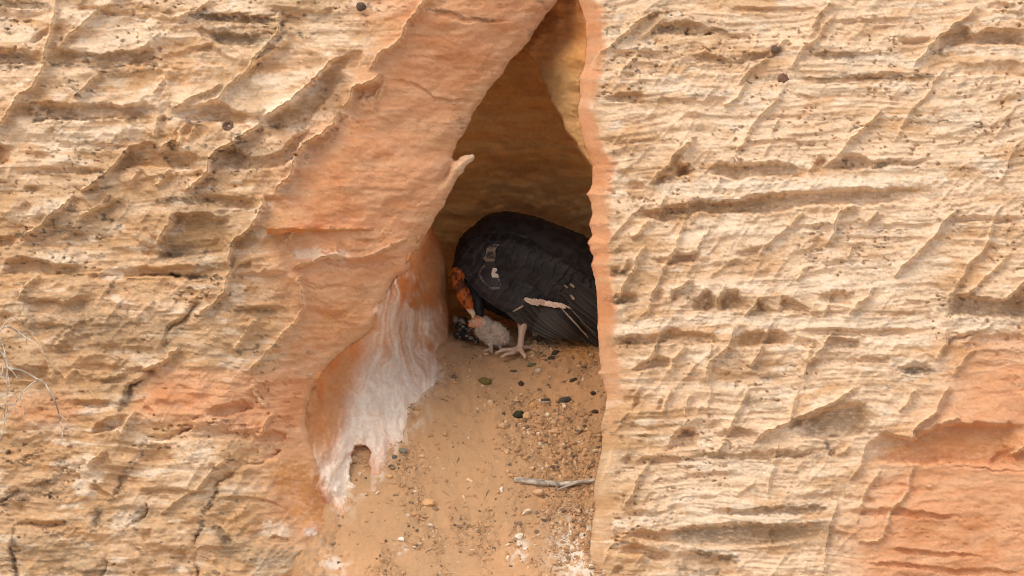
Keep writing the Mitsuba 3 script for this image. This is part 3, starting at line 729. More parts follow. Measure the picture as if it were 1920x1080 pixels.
for pts, w_, k_ in (([(270, 420), (420, 400)], 20, .6), ([(300, 470), (420, 455)], 16, .6), ([(330, 300), (400, 290)], 12, .5), ([(420, 290), (530, 285)], 14, .5), ([(500, 240), (580, 200)], 14, .5), ([(360, 365), (480, 375)], 12, .6),
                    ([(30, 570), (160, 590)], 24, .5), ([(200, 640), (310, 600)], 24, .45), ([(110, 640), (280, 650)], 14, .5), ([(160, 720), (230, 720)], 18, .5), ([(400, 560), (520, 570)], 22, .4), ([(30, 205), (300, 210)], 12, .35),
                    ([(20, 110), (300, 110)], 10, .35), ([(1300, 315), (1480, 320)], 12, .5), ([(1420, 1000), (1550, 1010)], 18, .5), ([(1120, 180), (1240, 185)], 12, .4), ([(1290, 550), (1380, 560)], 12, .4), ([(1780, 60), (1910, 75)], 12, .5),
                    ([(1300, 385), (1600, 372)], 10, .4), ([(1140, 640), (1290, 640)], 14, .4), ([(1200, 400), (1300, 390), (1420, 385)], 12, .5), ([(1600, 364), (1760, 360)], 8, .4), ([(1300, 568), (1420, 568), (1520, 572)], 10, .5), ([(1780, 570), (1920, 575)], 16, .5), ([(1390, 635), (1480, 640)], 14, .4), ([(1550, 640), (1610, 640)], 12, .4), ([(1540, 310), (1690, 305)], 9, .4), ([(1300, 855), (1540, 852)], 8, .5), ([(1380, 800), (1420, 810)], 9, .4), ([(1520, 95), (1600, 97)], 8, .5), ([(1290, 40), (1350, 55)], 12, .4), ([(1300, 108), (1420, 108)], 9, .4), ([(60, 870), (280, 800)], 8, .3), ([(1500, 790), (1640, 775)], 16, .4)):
    stain_and_shade(pts, w_, k_, BROWN, 179)
for pts, w_, k_ in (([(545, 900), (600, 930)], 40, .9), ([(560, 960), (625, 975)], 26, .8), ([(600, 620), (660, 580)], 30, .5), ([(1700, 850), (1900, 830)], 30, .5)):
    stain_and_shade(pts, w_, k_, RUST, 183)
for pts, w_, k_ in (([(580, 1000), (620, 1012), (662, 1036)], 9, .9), ([(600, 885), (618, 930), (632, 975)], 8, .7)):
    stain_and_shade(pts, w_, k_, (.66, .60, .56), 185)
fine = fbm2(GU / 46, dip / 2.6, 187, 3, .7)
col = np.clip(col * (1 + ((.42 - .12 * rightness) * (fine - .5) * (1 - .85 * pk)))[..., None], .02, .85)
col = np.clip(col * (0.86 + .28 * fbm2(GU / 3.6, GV / 2.6, 181, 3, .7))[..., None], .02, .8)

# ---- mesh of the face with the hole left open and its edge laid on the surveyed rim
X, Z, Y = ux(GU), vz(GV), yface
keep = ~inside
pad = np.pad(inside, 1)
nb = np.zeros_like(inside)
for di in (-1, 0, 1):
    for dj in (-1, 0, 1):
        nb |= np.pad(keep, 1)[1 + di:1 + di + NV, 1 + dj:1 + dj + NU]
edge = inside & nb
_, kk = rim_tree.query(np.stack([GU[edge], GV[edge]], 1))
Xe, Ze = X.copy(), Z.copy()
Xe[edge], Ze[edge] = ux(rim[kk, 0]), vz(rim[kk, 1])
okv = (keep | edge).ravel()
V = np.stack([Xe.ravel(), Y.ravel(), Ze.ravel()], 1)
Fc = grid_faces(NV, NU)
Fc = Fc[okv[Fc].all(1) & keep.ravel()[Fc].any(1)]
area = np.linalg.norm(np.cross(V[Fc[:, 1]] - V[Fc[:, 0]], V[Fc[:, 2]] - V[Fc[:, 0]]), axis=1)
Fc = Fc[area > 1e-12]
Cc = col.reshape(-1, 3)
# the rim runs back into the rock, widening behind the edge
eh = np.sort(np.vstack([Fc[:, [0, 1]], Fc[:, [1, 2]], Fc[:, [2, 0]]]), axis=1)
ue, cnt = np.unique(eh, axis=0, return_counts=True)
ue = ue[cnt == 1]
be = ue[edge.ravel()[ue].all(1)]
bv, inv = np.unique(be, return_inverse=True)
inv = inv.reshape(be.shape)
uvb = np.stack([GU.ravel()[bv], GV.ravel()[bv]], 1)
_, kb = rim_tree.query(np.stack([V[bv, 0] * U + 960, 540 - V[bv, 2] * U], 1))
nrm = np.stack([-tn[kb, 1], tn[kb, 0]], 1)
out = shapely.contains_xy(opening, rim[kb, 0] + nrm[:, 0] * 3, rim[kb, 1] + nrm[:, 1] * 3)
nrm[out] *= -1
thin = (rim[kb, 0] > 832) & (rim[kb, 0] < 892) & (rim[kb, 1] > 284) & (rim[kb, 1] < 350)
nrm[thin] *= .12
layers, base = [V], len(V)
skF, skC = [], []
prev = bv
for dy, off in ((.03, 3), (.12, 14), (.30, 40)):
    P = V[bv].copy()
    P[:, 1] += dy
    P[:, 0] += nrm[:, 0] * off / U
    P[:, 2] -= nrm[:, 1] * off / U
    idx = base + np.arange(len(bv))
    layers.append(P)
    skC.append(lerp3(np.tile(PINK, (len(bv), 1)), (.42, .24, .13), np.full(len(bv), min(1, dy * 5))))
    a, b = prev[inv[:, 0]] if prev is not bv else bv[inv[:, 0]], prev[inv[:, 1]] if prev is not bv else bv[inv[:, 1]]
    c, d = idx[inv[:, 1]], idx[inv[:, 0]]
    skF += [np.stack([a, b, c], 1), np.stack([a, c, d], 1)]
    prev = idx
    base += len(bv)
# outer border: the cliff goes on, coarsely, and is solid rock behind
ring = np.r_[np.arange(NU), np.arange(1, NV) * NU + NU - 1, (NV - 1) * NU + np.arange(NU - 2, -1, -1), np.arange(NV - 2, 0, -1) * NU]
rp = V[ring]
prev = ring
for sc_, dyo, amp in ((1.35, .0, .12), (2.2, .15, .3), (4.5, .4, .6), (4.6, 7.0, 0), (0.0, 7.0, 0)):
    P = rp * [sc_, 1, sc_]
    P[:, 1] = dyo + (amp * (fbm2(P[:, 0] * 1.3 + 9, P[:, 2] * 2.1 + 40, 191, 3) - .5) if amp else 0)
    idx = base + np.arange(len(ring))
    layers.append(P)
    skC.append(lerp3(np.tile(TAN, (len(ring), 1)), CREAM, fbm2(P[:, 0] * 2 + 3, P[:, 2] * 6, 195, 3)))
    a, b, c, d = prev, np.roll(prev, -1), np.roll(idx, -1), idx
    skF += [np.stack([a, b, c], 1), np.stack([a, c, d], 1)]
    prev = idx
    base += len(ring)
V = np.vstack(layers)
Fc = np.vstack([Fc] + skF)
Cc = np.vstack([Cc] + skC)
used = np.zeros(len(V), bool)
used[Fc] = True
remap = np.cumsum(used) - 1
put('cliff__rock_face', V[used], remap[Fc], 'rock_material', True, Cc[used])
tag('cliff', 'weathered cream and orange sandstone cliff with thin veins, worn beds and a tall cave mouth', kind='structure')


def face_y(u, v):
    u, v = np.atleast_1d(u), np.atleast_1d(v)
    return map_coordinates(yface, [np.interp(v, gv, np.arange(NV)), np.interp(u, gu, np.arange(NU))], order=1)
# ------------------------------------------------------------------ the cave: floor line, walls
def floor_v(y):
    """survey line of the floor at depth y (before bumps)"""
    return np.interp(y, [-.6, -.15, .8, .95, 1.05, 1.15, 1.25, 1.35, 1.5, 1.7, 1.9, 2.6], [1230, 1140, 776, 726, 696, 670, 649, 635, 622, 612, 605, 596])


def floor_y(v):
    return np.interp(v, [596, 605, 612, 622, 635, 649, 670, 696, 726, 776, 1140, 1230], [2.6, 1.9, 1.7, 1.5, 1.35, 1.25, 1.15, 1.05, .95, .8, -.15, -.6])


def floor_z(x, y):
    b = (fbm2(x * 5 + 7, y * 4 + 3, 201, 4) - .5) * .085 + (fbm2(x * 17, y * 13, 205, 3) - .5) * .030 + .05 * sstep(.16, .0, np.abs(x + .33 + .33 * (1 - np.clip(y, 0, 1)))) * fbm2(x * 9, y * 9, 207, 3)
    return vz(floor_v(y), y) + b * .8


cu = np.arange(500, 1210, 1.9)
cv = np.arange(-130, 1190, 1.9)
CU, CV = np.meshgrid(cu, cv)
lipA = [(430, 800), (470, 772), (512, 752), (560, 716), (600, 698), (640, 668), (672, 622), (700, 597), (732, 579), (765, 568), (800, 566), (835, 575), (868, 590), (930, 600), (985, 630), (1050, 640), (1200, 636)]
farB = [(380, 800), (430, 812), (470, 826), (500, 834), (560, 838), (640, 839), (700, 834), (720, 828), (760, 806), (800, 778), (850, 748), (880, 722), (920, 696), (960, 672), (1000, 660), (1080, 668), (1200, 668)]
uA = np.interp(CV, *zip(*lipA))
uB = np.interp(CV, *zip(*farB)) + (fbm2(CV / 40, CV * 0, 211, 3) - .5) * 8
WC = CU + (fbm2(CU / 30, CV / 45, 213, 3) - .5) * 22
t = (WC - uA) / np.maximum(uB - uA, 12)
yA = map_coordinates(yface, [np.interp(CV, gv, np.arange(NV)), np.interp(uA - 8, gu, np.arange(NU))], order=1) + .02
yB = np.where(CV < 640, 1.30, np.minimum(1.3, floor_y(CV) + .02))
yB = gaussian_filter(yB, 6)
prof = np.where(t < .42, .62 * (np.clip(t, -1, 1) / .42) ** .85 if False else .62 * np.clip(t, 0, 1) / .42, .62 + .38 * (t - .42) / .58)
yL = yA + (yB - yA) * np.clip(prof, 0, 1.0) + np.minimum(t, 0) * .02 + np.maximum(t - 1, 0) * .6
yL += (fbm2(CU / 26, CV / 70, 217, 4) - .5) * .10 + (fbm2(CU / 9, CV / 22, 219, 3) - .5) * .035 + (fbm2(CU / 22, CV / 16, 221, 3) - .5) * .035
q = ((CU - 676 - (fbm2(CU / 9, CV / 9, 225, 2) - .5) * 9) / 17) ** 2 + (np.maximum(0, 852 - CV) / 16) ** 2 + (np.maximum(0, CV - 900) / 10) ** 2
yL += .13 * sstep(1.25, .75, q)          # the arched pocket low on the wall
cliffedge = sstep(0, 10, CU - uB) * (CV < 660)
yL = yL + cliffedge * 1.2
yL = np.where(CV < 425, 9.0, yL)
cC = [(-130, 900), (60, 966), (90, 984), (120, 1006), (150, 1020), (180, 1031), (210, 1049), (245, 1066), (280, 1092), (300, 1107), (340, 1130), (420, 1150)]
uC = np.interp(CV, *zip(*cC)) + (fbm2(CV / 22, CV * 0, 223, 3) - .5) * 12
yR = .30 + .46 * np.clip((1110 - CU) / 120, -.3, 1.2) + (fbm2(CU / 40, CV / 22, 227, 4) - .5) * .10 + .04 * sstep(120, 40, CV) + .10 * (noise2(CU / 18, CV / 60, 229) - .5)
yR = yR + sstep(0, 8, uC - CU) * 1.5
yR = np.where(CV > 430, 9.0, yR)
dipc = CV + (fbm2(CU / 80, CV / 80, 231, 2) - .5) * 30
yK = 1.86 - .36 * sstep(470, 250, CV) - .32 * ((CU - 960) / 190) ** 2 - .25 * sstep(330, 60, CV) + (fbm2(CU / 140, dipc / 16, 233, 3) - .5) * .05 + (fbm2(CU / 50, CV / 40, 237, 3) - .5) * .12
yK = np.clip(yK, .9, 3)
YI = np.minimum(np.minimum(yL, yR), yK)
which = np.argmin(np.stack([yL, yR, yK]), 0)

# colour: warm sandstone, and the white droppings that streak the left wall
strat = fbm2(CU / 160, dipc / 12, 241, 4, .6)
ic = lerp3((.74, .40, .135), (.78, .50, .22), sstep(.3, .7, strat))
ic = lerp3(ic, (.60, .33, .14), .5 * sstep(.5, .7, fbm2(CU / 70, dipc / 30, 245, 3)))
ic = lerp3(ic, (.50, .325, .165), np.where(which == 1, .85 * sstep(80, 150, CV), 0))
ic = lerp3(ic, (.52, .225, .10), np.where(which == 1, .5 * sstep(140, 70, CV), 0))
lw = lerp3((.54, .225, .09), (.54, .29, .15), sstep(.35, .65, fbm2(CU / 24, CV / 60, 247, 4)))
ic = np.where((which == 0)[..., None], lw, ic)
wash = [(735, 515), (770, 530), (792, 548), (818, 590), (826, 640), (830, 690), (826, 742), (798, 768), (772, 812), (747, 842), (738, 868), (712, 888), (694, 862), (688, 842), (664, 846), (658, 880),
        (676, 902), (656, 930), (640, 975), (618, 972), (604, 892), (582, 852), (598, 852), (624, 884), (638, 832), (650, 790), (662, 752), (674, 700), (690, 640), (702, 598), (716, 568)]
fan = CU + (CV - 600) * .0
fanx = (CU - 742) / np.maximum(CV - 380, 60) + (fbm2(CU / 70, CV / 90, 249, 3) - .5) * .26
streak = fbm2(fanx * 46, CV / 90, 251, 4, .65)
inw = shapely.contains_xy(shapely.Polygon(wash).buffer(4), CU + (fbm2(fanx * 22, CV / 60, 253, 3) - .5) * 40, CV + (fbm2(fanx * 60, CV / 120, 257, 3) - .5) * 130)
wm = gaussian_filter(inw.astype(float), 5.5)
dens = np.interp(CV, [500, 560, 660, 720, 800, 880, 980], [.40, .52, .62, .95, 1.1, .95, .6])
wm = wm * sstep(.25, .5, fbm2(CU / 26, CV / 40, 255, 3) + .35 * sstep(600, 720, CV)) * np.clip(dens + (streak - .5) * 2.2 * (1.25 - dens), 0, 1) * (which == 0) * (q > 1.1)
ic = lerp3(ic, (.80, .735, .68), np.clip(wm * (.55 + .95 * streak), 0, .97))
ic = np.clip(ic * (.86 + .28 * fbm2(CU / 3, CV / 3, 261, 2))[..., None], .02, .8)
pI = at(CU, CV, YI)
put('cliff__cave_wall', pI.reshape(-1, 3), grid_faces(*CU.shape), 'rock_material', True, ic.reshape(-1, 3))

# floor: a bank of sand that falls towards the mouth
fx = np.arange(-1.10, .62, .0052)
fy = np.arange(-.42, 2.35, .0052)
FX, FY = np.meshgrid(fx, fy)
FZ = floor_z(FX, FY)
lim_l = np.interp(540 - FZ * U, [560, 700, 800, 870, 930, 1000, 1080, 1200], [760, 640, 570, 540, 530, 540, 575, 610])
FZ = FZ - .8 * sstep(4, 60, lim_l - (FX * U + 960)) * sstep(.75, .5, FY)
gravelly = sstep(.40, .62, fbm2(FX * 7, FY * 5, 271, 4) + .16 * sstep(-.05, .25, FX) - .04)
FZ = FZ + gravelly * ((fbm2(FX * 90, FY * 70, 273, 3) - .5) * .018 + (fbm2(FX * 32, FY * 26, 274, 3) - .5) * .022)
sc = lerp3((.51, .315, .18), (.45, .295, .175), sstep(.35, .65, fbm2(FX * 4, FY * 3, 275, 4)))
sc = lerp3(sc, (.30, .20, .125), .65 * gravelly * sstep(.42, .62, fbm2(FX * 70, FY * 60, 279, 3)))
FU, FVv = FX / (1 + FY / DIST) * U + 960, 540 - FZ / (1 + FY / DIST) * U
spl = np.exp(-(((FX - .29) / .10) ** 2 + ((FY - .12) / .16) ** 2)) + .8 * np.exp(-(((FX - .03) / .04) ** 2 + ((FY - .14) / .05) ** 2)) + .7 * np.exp(-(((FX + .49) / .03) ** 2 + ((FY - .13) / .03) ** 2))
spl = np.maximum(spl, .6 * np.exp(-(((FX + .78 + .6 * (FY - .06)) / .06) ** 2 + ((FY - .08) / .07) ** 2)))
sc = lerp3(sc, (.68, .63, .57), np.clip(1.6 * spl * sstep(.42, .60, fbm2(FX * 38, FY * 30, 281, 4, .65)), 0, .95))
sc = lerp3(sc, (.50, .235, .075), .85 * np.exp(-((FX - .30) / .10) ** 4 - ((FY - 1.24) / .12) ** 4))
nearw = map_coordinates(YI, [(FVv - cv[0]) / 1.9, (FU - cu[0]) / 1.9], order=1, mode='nearest') - FY
pocket = np.exp(-(((FU - 676) / 22) ** 4)) * (FVv < 925)
dust = (1 - pocket) * sstep(.10, -.02, nearw + .10 * (fbm2(FX * 60, FY * 14, 283, 3) - .5)) * (FU < 850) * sstep(640, 700, FVv) * sstep(1000, 900, FVv)
sc = lerp3(sc, (.66, .60, .545), .8 * dust * sstep(.35, .6, fbm2(FX * 50, FY * 50, 284, 3)))
sc = np.clip(sc * (.9 + .2 * fbm2(FX * 160, FY * 140, 285, 2))[..., None], .02, .8)
Ff = grid_faces(*FX.shape)[:, ::-1]
put('cave_floor', np.stack([FX, FY, FZ], -1).reshape(-1, 3), Ff, 'sand_material', True, sc.reshape(-1, 3),
    label='bank of orange sand and grit sloping out of the cave mouth', kind='structure')
# ------------------------------------------------------------------ the big dark bird and its chick
def ball(c, r, n=2):
    s = trimesh.creation.icosphere(n, r)
    s.apply_translation(c)
    return s


def chain(joints, closed_pairs=None):
    """hulls of the spheres at neighbouring joints (u, v, y, r in survey units)"""
    out_ = []
    P = [(at(u, v, y), r / U * (1 + y / DIST)) for u, v, y, r in joints]
    for (a, ra), (b, rb) in zip(P[:-1], P[1:]):
        pts = np.vstack([ball(a, ra).vertices, ball(b, rb).vertices])
        out_.append(m3.Manifold.hull_points(pts))
    return out_


def merge(parts, length, taubin=10):
    m = m3.Manifold.batch_boolean(parts, m3.OpType.Add).refine_to_length(length).to_mesh()
    t_ = trimesh.Trimesh(m.vert_properties[:, :3], m.tri_verts, process=True)
    if taubin:
        trimesh.smoothing.filter_taubin(t_, lamb=.5, nu=.53, iterations=taubin)
    return t_


def chaindist(P, joints):
    """distance of points to a joint chain, in units of the local radius"""
    best = np.full(len(P), 1e9)
    J = [(at(u, v, y), r / U) for u, v, y, r in joints]
    for (a, ra), (b, rb) in zip(J[:-1], J[1:]):
        d = b - a
        t_ = np.clip(((P - a) @ d) / (d @ d), 0, 1)
        best = np.minimum(best, np.linalg.norm(P - a - t_[:, None] * d, axis=1) / (ra + (rb - ra) * t_))
    return best


TORSO = [(893, 500, 1.27, 44), (912, 480, 1.28, 60), (945, 470, 1.29, 75), (985, 481, 1.29, 79), (1050, 511, 1.29, 83), (1115, 545, 1.28, 70), (1200, 600, 1.27, 42), (1290, 655, 1.26, 14)]
NECK = [(893, 500, 1.24, 40), (872, 500, 1.21, 24), (861, 512, 1.18, 15)]
HEAD = [(858, 512, 1.17, 10.5), (858, 525, 1.155, 11.5), (862, 538, 1.145, 12.5), (868, 551, 1.14, 14), (875, 564, 1.138, 12), (881, 576, 1.136, 8)]
RUFF = [(885, 522, 1.25, 26), (893, 560, 1.22, 17), (897, 588, 1.20, 10), (895, 603, 1.195, 6)]
BELLY = [(930, 530, 1.30, 55), (985, 555, 1.32, 52), (1050, 575, 1.32, 45)]
LEGS = [[(990, 582, 1.21, 20), (981, 604, 1.185, 11), (978, 626, 1.172, 6.2), (975, 652, 1.165, 5.4)], [(1018, 590, 1.36, 20), (1008, 612, 1.36, 10), (1003, 630, 1.36, 6), (1001, 640, 1.36, 5.5)]]
TOES = [[(975, 653, 1.165, 5), (958, 656, 1.15, 4.2), (943, 656, 1.14, 3.6), (930, 662, 1.13, 2.4)], [(975, 653, 1.165, 5), (962, 661, 1.12, 4.2), (950, 664, 1.10, 3.6), (940, 669, 1.09, 2.2)],
        [(975, 653, 1.165, 5), (980, 662, 1.11, 4), (984, 668, 1.085, 3), (984, 671, 1.075, 2)], [(975, 652, 1.165, 5), (988, 651, 1.20, 3.6), (998, 654, 1.22, 2.4)],
        [(1001, 640, 1.36, 5), (985, 644, 1.32, 4), (972, 648, 1.29, 2.6)], [(1001, 640, 1.36, 5), (996, 648, 1.28, 4), (990, 653, 1.24, 2.6)], [(1001, 640, 1.36, 5), (1014, 640, 1.38, 3), (1022, 644, 1.39, 2)]]
pieces = []
for c_ in [TORSO, NECK, HEAD, RUFF, BELLY, *LEGS, *TOES]:
    pieces += chain(c_)
body = merge(pieces, .0075, 8)
P = np.array(body.vertices)
N = np.array(body.vertex_normals)


def scales(u, v, L, Wd, ang):
    ca, sa = math.cos(math.radians(ang)), math.sin(math.radians(ang))
    u = u + (fbm2(u / 26, v / 26, 301, 3) - .5) * 24
    v = v + (fbm2(u / 26, v / 26, 303, 3) - .5) * 24
    s, t_ = u * ca + v * sa, -u * sa + v * ca
    row = np.floor(s / L)
    tl = (t_ / Wd + .5 * (row % 2)) % 1 - .5
    ph = s / L + 1.1 * tl ** 2
    row2 = np.floor(ph)
    tl = (t_ / Wd + .5 * (row2 % 2)) % 1 - .5
    ph = s / L + 1.1 * tl ** 2
    return ph % 1, np.abs(tl) * 2


pu, pv = P[:, 0] / (1 + P[:, 1] / DIST) * U + 960, 540 - P[:, 2] / (1 + P[:, 1] / DIST) * U
hd, ld = chaindist(P, HEAD), np.minimum.reduce([chaindist(P, c_[1:] if len(c_) == 4 and c_ in LEGS else c_) for c_ in LEGS + TOES])
ishead = (hd < 1.25) & (chaindist(P, NECK) > .98)
isleg = (ld < 1.2) & (pv > 603) & (chaindist(P, BELLY) > 1.05)
ph, _ = scales(pu, pv, 20, 14, 38)
P = P + N * (np.where(ishead | isleg, 0, (ph - .5) * .003 + (fbm2(pu / 9, pv / 9, 305, 3) - .5) * .006))[:, None]
P = P + N * (np.where(ishead, (fbm2(pu / 3.5, pv / 3.5 + P[:, 1] * 60, 307, 3) - .5) * .008, 0) + np.where(isleg, (fbm2(pu / 3, pv / 3, 308, 2) - .5) * .002, 0))[:, None]
bc = lerp3((.010, .009, .012), (.022, .020, .025), sstep(.3, .7, fbm2(pu / 14, pv / 10, 309, 3)))
bc = np.where(ishead[:, None], lerp3(lerp3((.36, .075, .010), (.52, .155, .028), fbm2(pu / 8, pv / 8, 311, 2)), (.06, .018, .014), .88 * np.maximum(sstep(.49, .60, fbm2(pu / 5, pv / 6, 313, 3)), np.maximum(np.exp(-((pu - 857) ** 2 + (pv - 543) ** 2) / 40), np.exp(-((pu - 880) ** 2 + (pv - 553) ** 2) / 30)))), bc)
bc = np.where(isleg[:, None], lerp3((.60, .44, .36), (.46, .36, .31), fbm2(pu / 4, pv / 4, 315, 2)), bc)
tag('condor', 'large black bird with an orange head bending down over its chick in the cave', 'bird')
scene['feather_material'] = vcol('feather', .62, .35, sheen=.2)
put('condor__body', P, body.faces, 'feather_material', True, bc)
beak = merge(chain([(877, 572, 1.138, 7.4), (882, 581, 1.134, 6.2), (887, 588, 1.132, 4.6), (886.5, 594, 1.132, 2.3)]), .003, 4)
bp = np.array(beak.vertices)
put('condor__beak', bp, beak.faces, 'vertex_material', True, lerp3((.56, .36, .22), (.66, .56, .45), sstep(576, 588, 540 - bp[:, 2] / (1 + 1.13 / DIST) * U)))
eye_ = ball(at(862, 541, 1.118), .0055, 2)
put('condor__eye', eye_.vertices, eye_.faces, plain((.04, .008, .006), .15, .6), True)

TS = []
for (a, b) in zip(TORSO[:-1], TORSO[1:]):
    for k in np.linspace(0, 1, 12):
        TS.append([a[i] * (1 - k) + b[i] * k for i in range(4)])
TS = np.array(TS)
EXTRA = np.array([[870, 500, 1.23, 22], [880, 520, 1.24, 28], [930, 530, 1.27, 62], [985, 555, 1.28, 66], [1050, 585, 1.28, 62]])
TS = np.vstack([TS, EXTRA])


def front(u, v):
    """depth of the bird's near side along the sight line, running on softly where the wing hangs free"""
    u, v = np.asarray(u, float), np.asarray(v, float)
    k, acc = 26.0, 0.0
    best = np.full(np.broadcast(u, v).shape, -1e9)
    for cu_, cv_, y_, r_ in TS:
        d2 = (u - cu_) ** 2 + (v - cv_) ** 2
        d = np.sqrt(d2)
        inn = np.sqrt(np.maximum(r_ ** 2 - d2, 0))
        h = np.where(d < .92 * r_, inn, .392 * r_ - (d - .92 * r_) * .9)
        best = np.maximum(best, h - (y_ - 1.28) * U)
    return 1.28 - best / U


def patch(poly, off, thick, step=2.2, ridge=0.0, bend=None):
    """a thin plate following the bird's side: polygon in survey units -> closed mesh, (vertices, faces, u, v of the front, n front)"""
    from scipy.spatial import Delaunay
    pg = shapely.Polygon(poly).buffer(0)
    bd = densify(np.array(pg.exterior.coords)[:-1], step * .8, True)[:-1]
    x0, y0, x1, y1 = pg.bounds
    gx, gy = np.meshgrid(np.arange(x0, x1, step), np.arange(y0, y1, step))
    m = shapely.contains_xy(pg.buffer(-step * .6), gx, gy)
    pts = np.vstack([bd, np.stack([gx[m], gy[m]], 1)])
    tri = Delaunay(pts).simplices
    cen = pts[tri].mean(1)
    tri = tri[shapely.contains_xy(pg, cen[:, 0], cen[:, 1])]
    a, b, c = pts[tri[:, 0]], pts[tri[:, 1]], pts[tri[:, 2]]
    cr = (b[:, 0] - a[:, 0]) * (c[:, 1] - a[:, 1]) - (b[:, 1] - a[:, 1]) * (c[:, 0] - a[:, 0])
    tri[cr < 0] = tri[cr < 0][:, ::-1]      # u right, v down: positive = faces the lens after the flip
    nb_, n = len(bd), len(pts)
    yf = front(pts[:, 0], pts[:, 1]) - off
    if bend is not None:
        yf = yf + bend(pts[:, 0], pts[:, 1])
    f_ = at(pts[:, 0], pts[:, 1], yf)
    k_ = at(pts[:, 0], pts[:, 1], yf + thick)
    i = np.arange(nb_)
    j = (i + 1) % nb_
    faces = np.vstack([tri, tri[:, ::-1] + n, np.stack([i, i + n, j], 1), np.stack([j, i + n, j + n], 1)])
    return np.vstack([f_, k_]), faces, np.r_[pts[:, 0], pts[:, 0]], np.r_[pts[:, 1], pts[:, 1]], n


# the near wing: shoulder, coverts in rows, then the long feathers one by one
WING = [(866, 462), (884, 447), (915, 440), (960, 440), (1010, 455), (1060, 482), (1120, 520), (1190, 575), (1205, 640), (1150, 632), (1100, 600), (1060, 588), (1000, 580), (975, 590),
        (950, 588), (925, 574), (900, 556), (880, 532), (866, 512), (857, 490)]
wpoly = shapely.Polygon(WING).buffer(6).buffer(-6)


def wing_relief(u, v):
    ph, tl = scales(u, v, 17, 11, 36)
    d = shapely.distance(wpoly.exterior, shapely.points(u, v))
    return -(ph * .0055) - .012 * sstep(0, 12, d) - .004 * (fbm2(u / 18, v / 18, 321, 3) - .5)


v_, f_, pu, pv, nf = patch(np.array(wpoly.exterior.coords), .006, .03, 1.7, bend=wing_relief)
ph, tl = scales(pu, pv, 17, 11, 36)
wc = lerp3((.010, .0095, .013), (.048, .046, .055), sstep(.35, .7, fbm2(pu / 20, pv / 12, 323, 3)) * .45 + .55 * sstep(450, 570, pv + .35 * (900 - pu)))
wc = lerp3(wc, (.085, .075, .078), .60 * sstep(.78, .98, ph) * fbm2(pu / 12, pv / 12, 325, 2))
put('condor__wing', v_, f_, 'feather_material', True, wc)


def feather(key, root, tip, width, off, tone, edge=(.10, .09, .09), lift=0.0, sag=3.0, edge_w=.78, side=0):
    """one long feather: a shallow roof along its shaft, round at the tip"""
    root, tip = np.array(root, float), np.array(tip, float)
    d = tip - root
    L = np.hypot(*d)
    nrm = np.array([-d[1], d[0]]) / L
    T_, S_ = np.meshgrid(np.linspace(0, 1, 22), np.linspace(-1, 1, 9), indexing='ij')
    wd = width * (.55 + .45 * sstep(0, .3, T_)) * np.sqrt(np.clip(1 - np.clip((T_ - .84) / .16, 0, 1) ** 2, .004, 1))
    bow = sag * np.sin(np.pi * T_)
    uu = root[0] + d[0] * T_ + nrm[0] * (S_ * wd + bow)
    vv = root[1] + d[1] * T_ + nrm[1] * (S_ * wd + bow)
    yy = front(root[0] + d[0] * T_, root[1] + d[1] * T_) - off - lift * T_ + np.abs(S_) * .004 - .0015 * np.exp(-(S_ / .12) ** 2)
    n = T_.size
    V_ = np.vstack([at(uu, vv, yy).reshape(-1, 3), at(uu, vv, yy + .0016).reshape(-1, 3)])
    g = grid_faces(*T_.shape)
    c_ = lerp3(tone, edge, sstep(edge_w, 1, S_ * side if side else np.abs(S_)) * .9)
    c_ = lerp3(c_, np.array(tone) * 1.9, .35 * (noise2(S_ * 6 + root[0], T_ * 2 + root[1], 331) > .55))
    ring_ = np.r_[np.arange(9), np.arange(1, 22) * 9 + 8, 21 * 9 + np.arange(7, -1, -1), np.arange(20, 0, -1) * 9]
    rn = np.roll(ring_, -1)
    F_ = np.vstack([g, g[:, ::-1] + n, np.stack([ring_, rn, ring_ + n], 1), np.stack([rn, rn + n, ring_ + n], 1)])
    return put(key, V_, F_, 'feather_material', True, np.vstack([c_.reshape(-1, 3)] * 2))


rf = np.random.default_rng(5)
for k in range(11):           # the long inner wing feathers, lowest first
    q = k / 10
    root = (952 + 116 * q, 584 - 18 * math.sin(q * 1.8) + 2 * q)
    tip = (1046 + 106 * q + rf.uniform(-3, 3), 633 + 2 * q + 18 * q * q + rf.uniform(-2, 2))
    tn_ = .020 + .030 * rf.random()
    feather('condor__wing__feather', root, tip, 8.5, .012 + .0028 * k, (tn_, tn_ * .92, tn_ * .95), edge=(.12, .11, .108), sag=4)
for k in range(6):            # outer ones, running behind the jamb
    q = k / 5
    tn_ = .018 + .02 * rf.random()
    feather('condor__wing__feather', (1040 + 34 * q, 560 - 34 * q), (1160 + 26 * q, 640 - 26 * q), 10, .030 + .002 * k, (tn_, tn_ * .92, tn_), edge=(.085, .078, .08), sag=2)
for k in range(13):            # the pale bar
    q = k / 12
    feather('condor__wing__pale_feather', (983 + 66 * q, 559 + 11 * q + rf.uniform(-2.5, 1.5)), (1004 + 66 * q + rf.uniform(-4, 2), 569 + 9 * q + rf.uniform(-1, 1.5)), 4.6 - 2.5 * q + rf.uniform(-.9, .9), .047 + .0008 * k, (.60 + .1 * rf.random(), .53, .46), edge=(.70, .62, .55), sag=0)
feather('condor__wing__pale_feather', (1052, 577), (1104, 634), 1.3, .062, (.50, .43, .37), edge=(.5, .43, .37), sag=0)
feather('condor__wing__pale_feather', (1066, 574), (1118, 628), 1.0, .064, (.26, .23, .21), edge=(.3, .27, .25), sag=1)
feather('condor__wing__pale_feather', (962, 584), (982, 573), 1.6, .050, (.44, .37, .31), edge=(.4, .34, .3), sag=0)
feather('condor__wing__pale_feather', (1057, 534), (1065, 540), 1.6, .060, (.30, .25, .21), edge=(.3, .25, .21), sag=0)
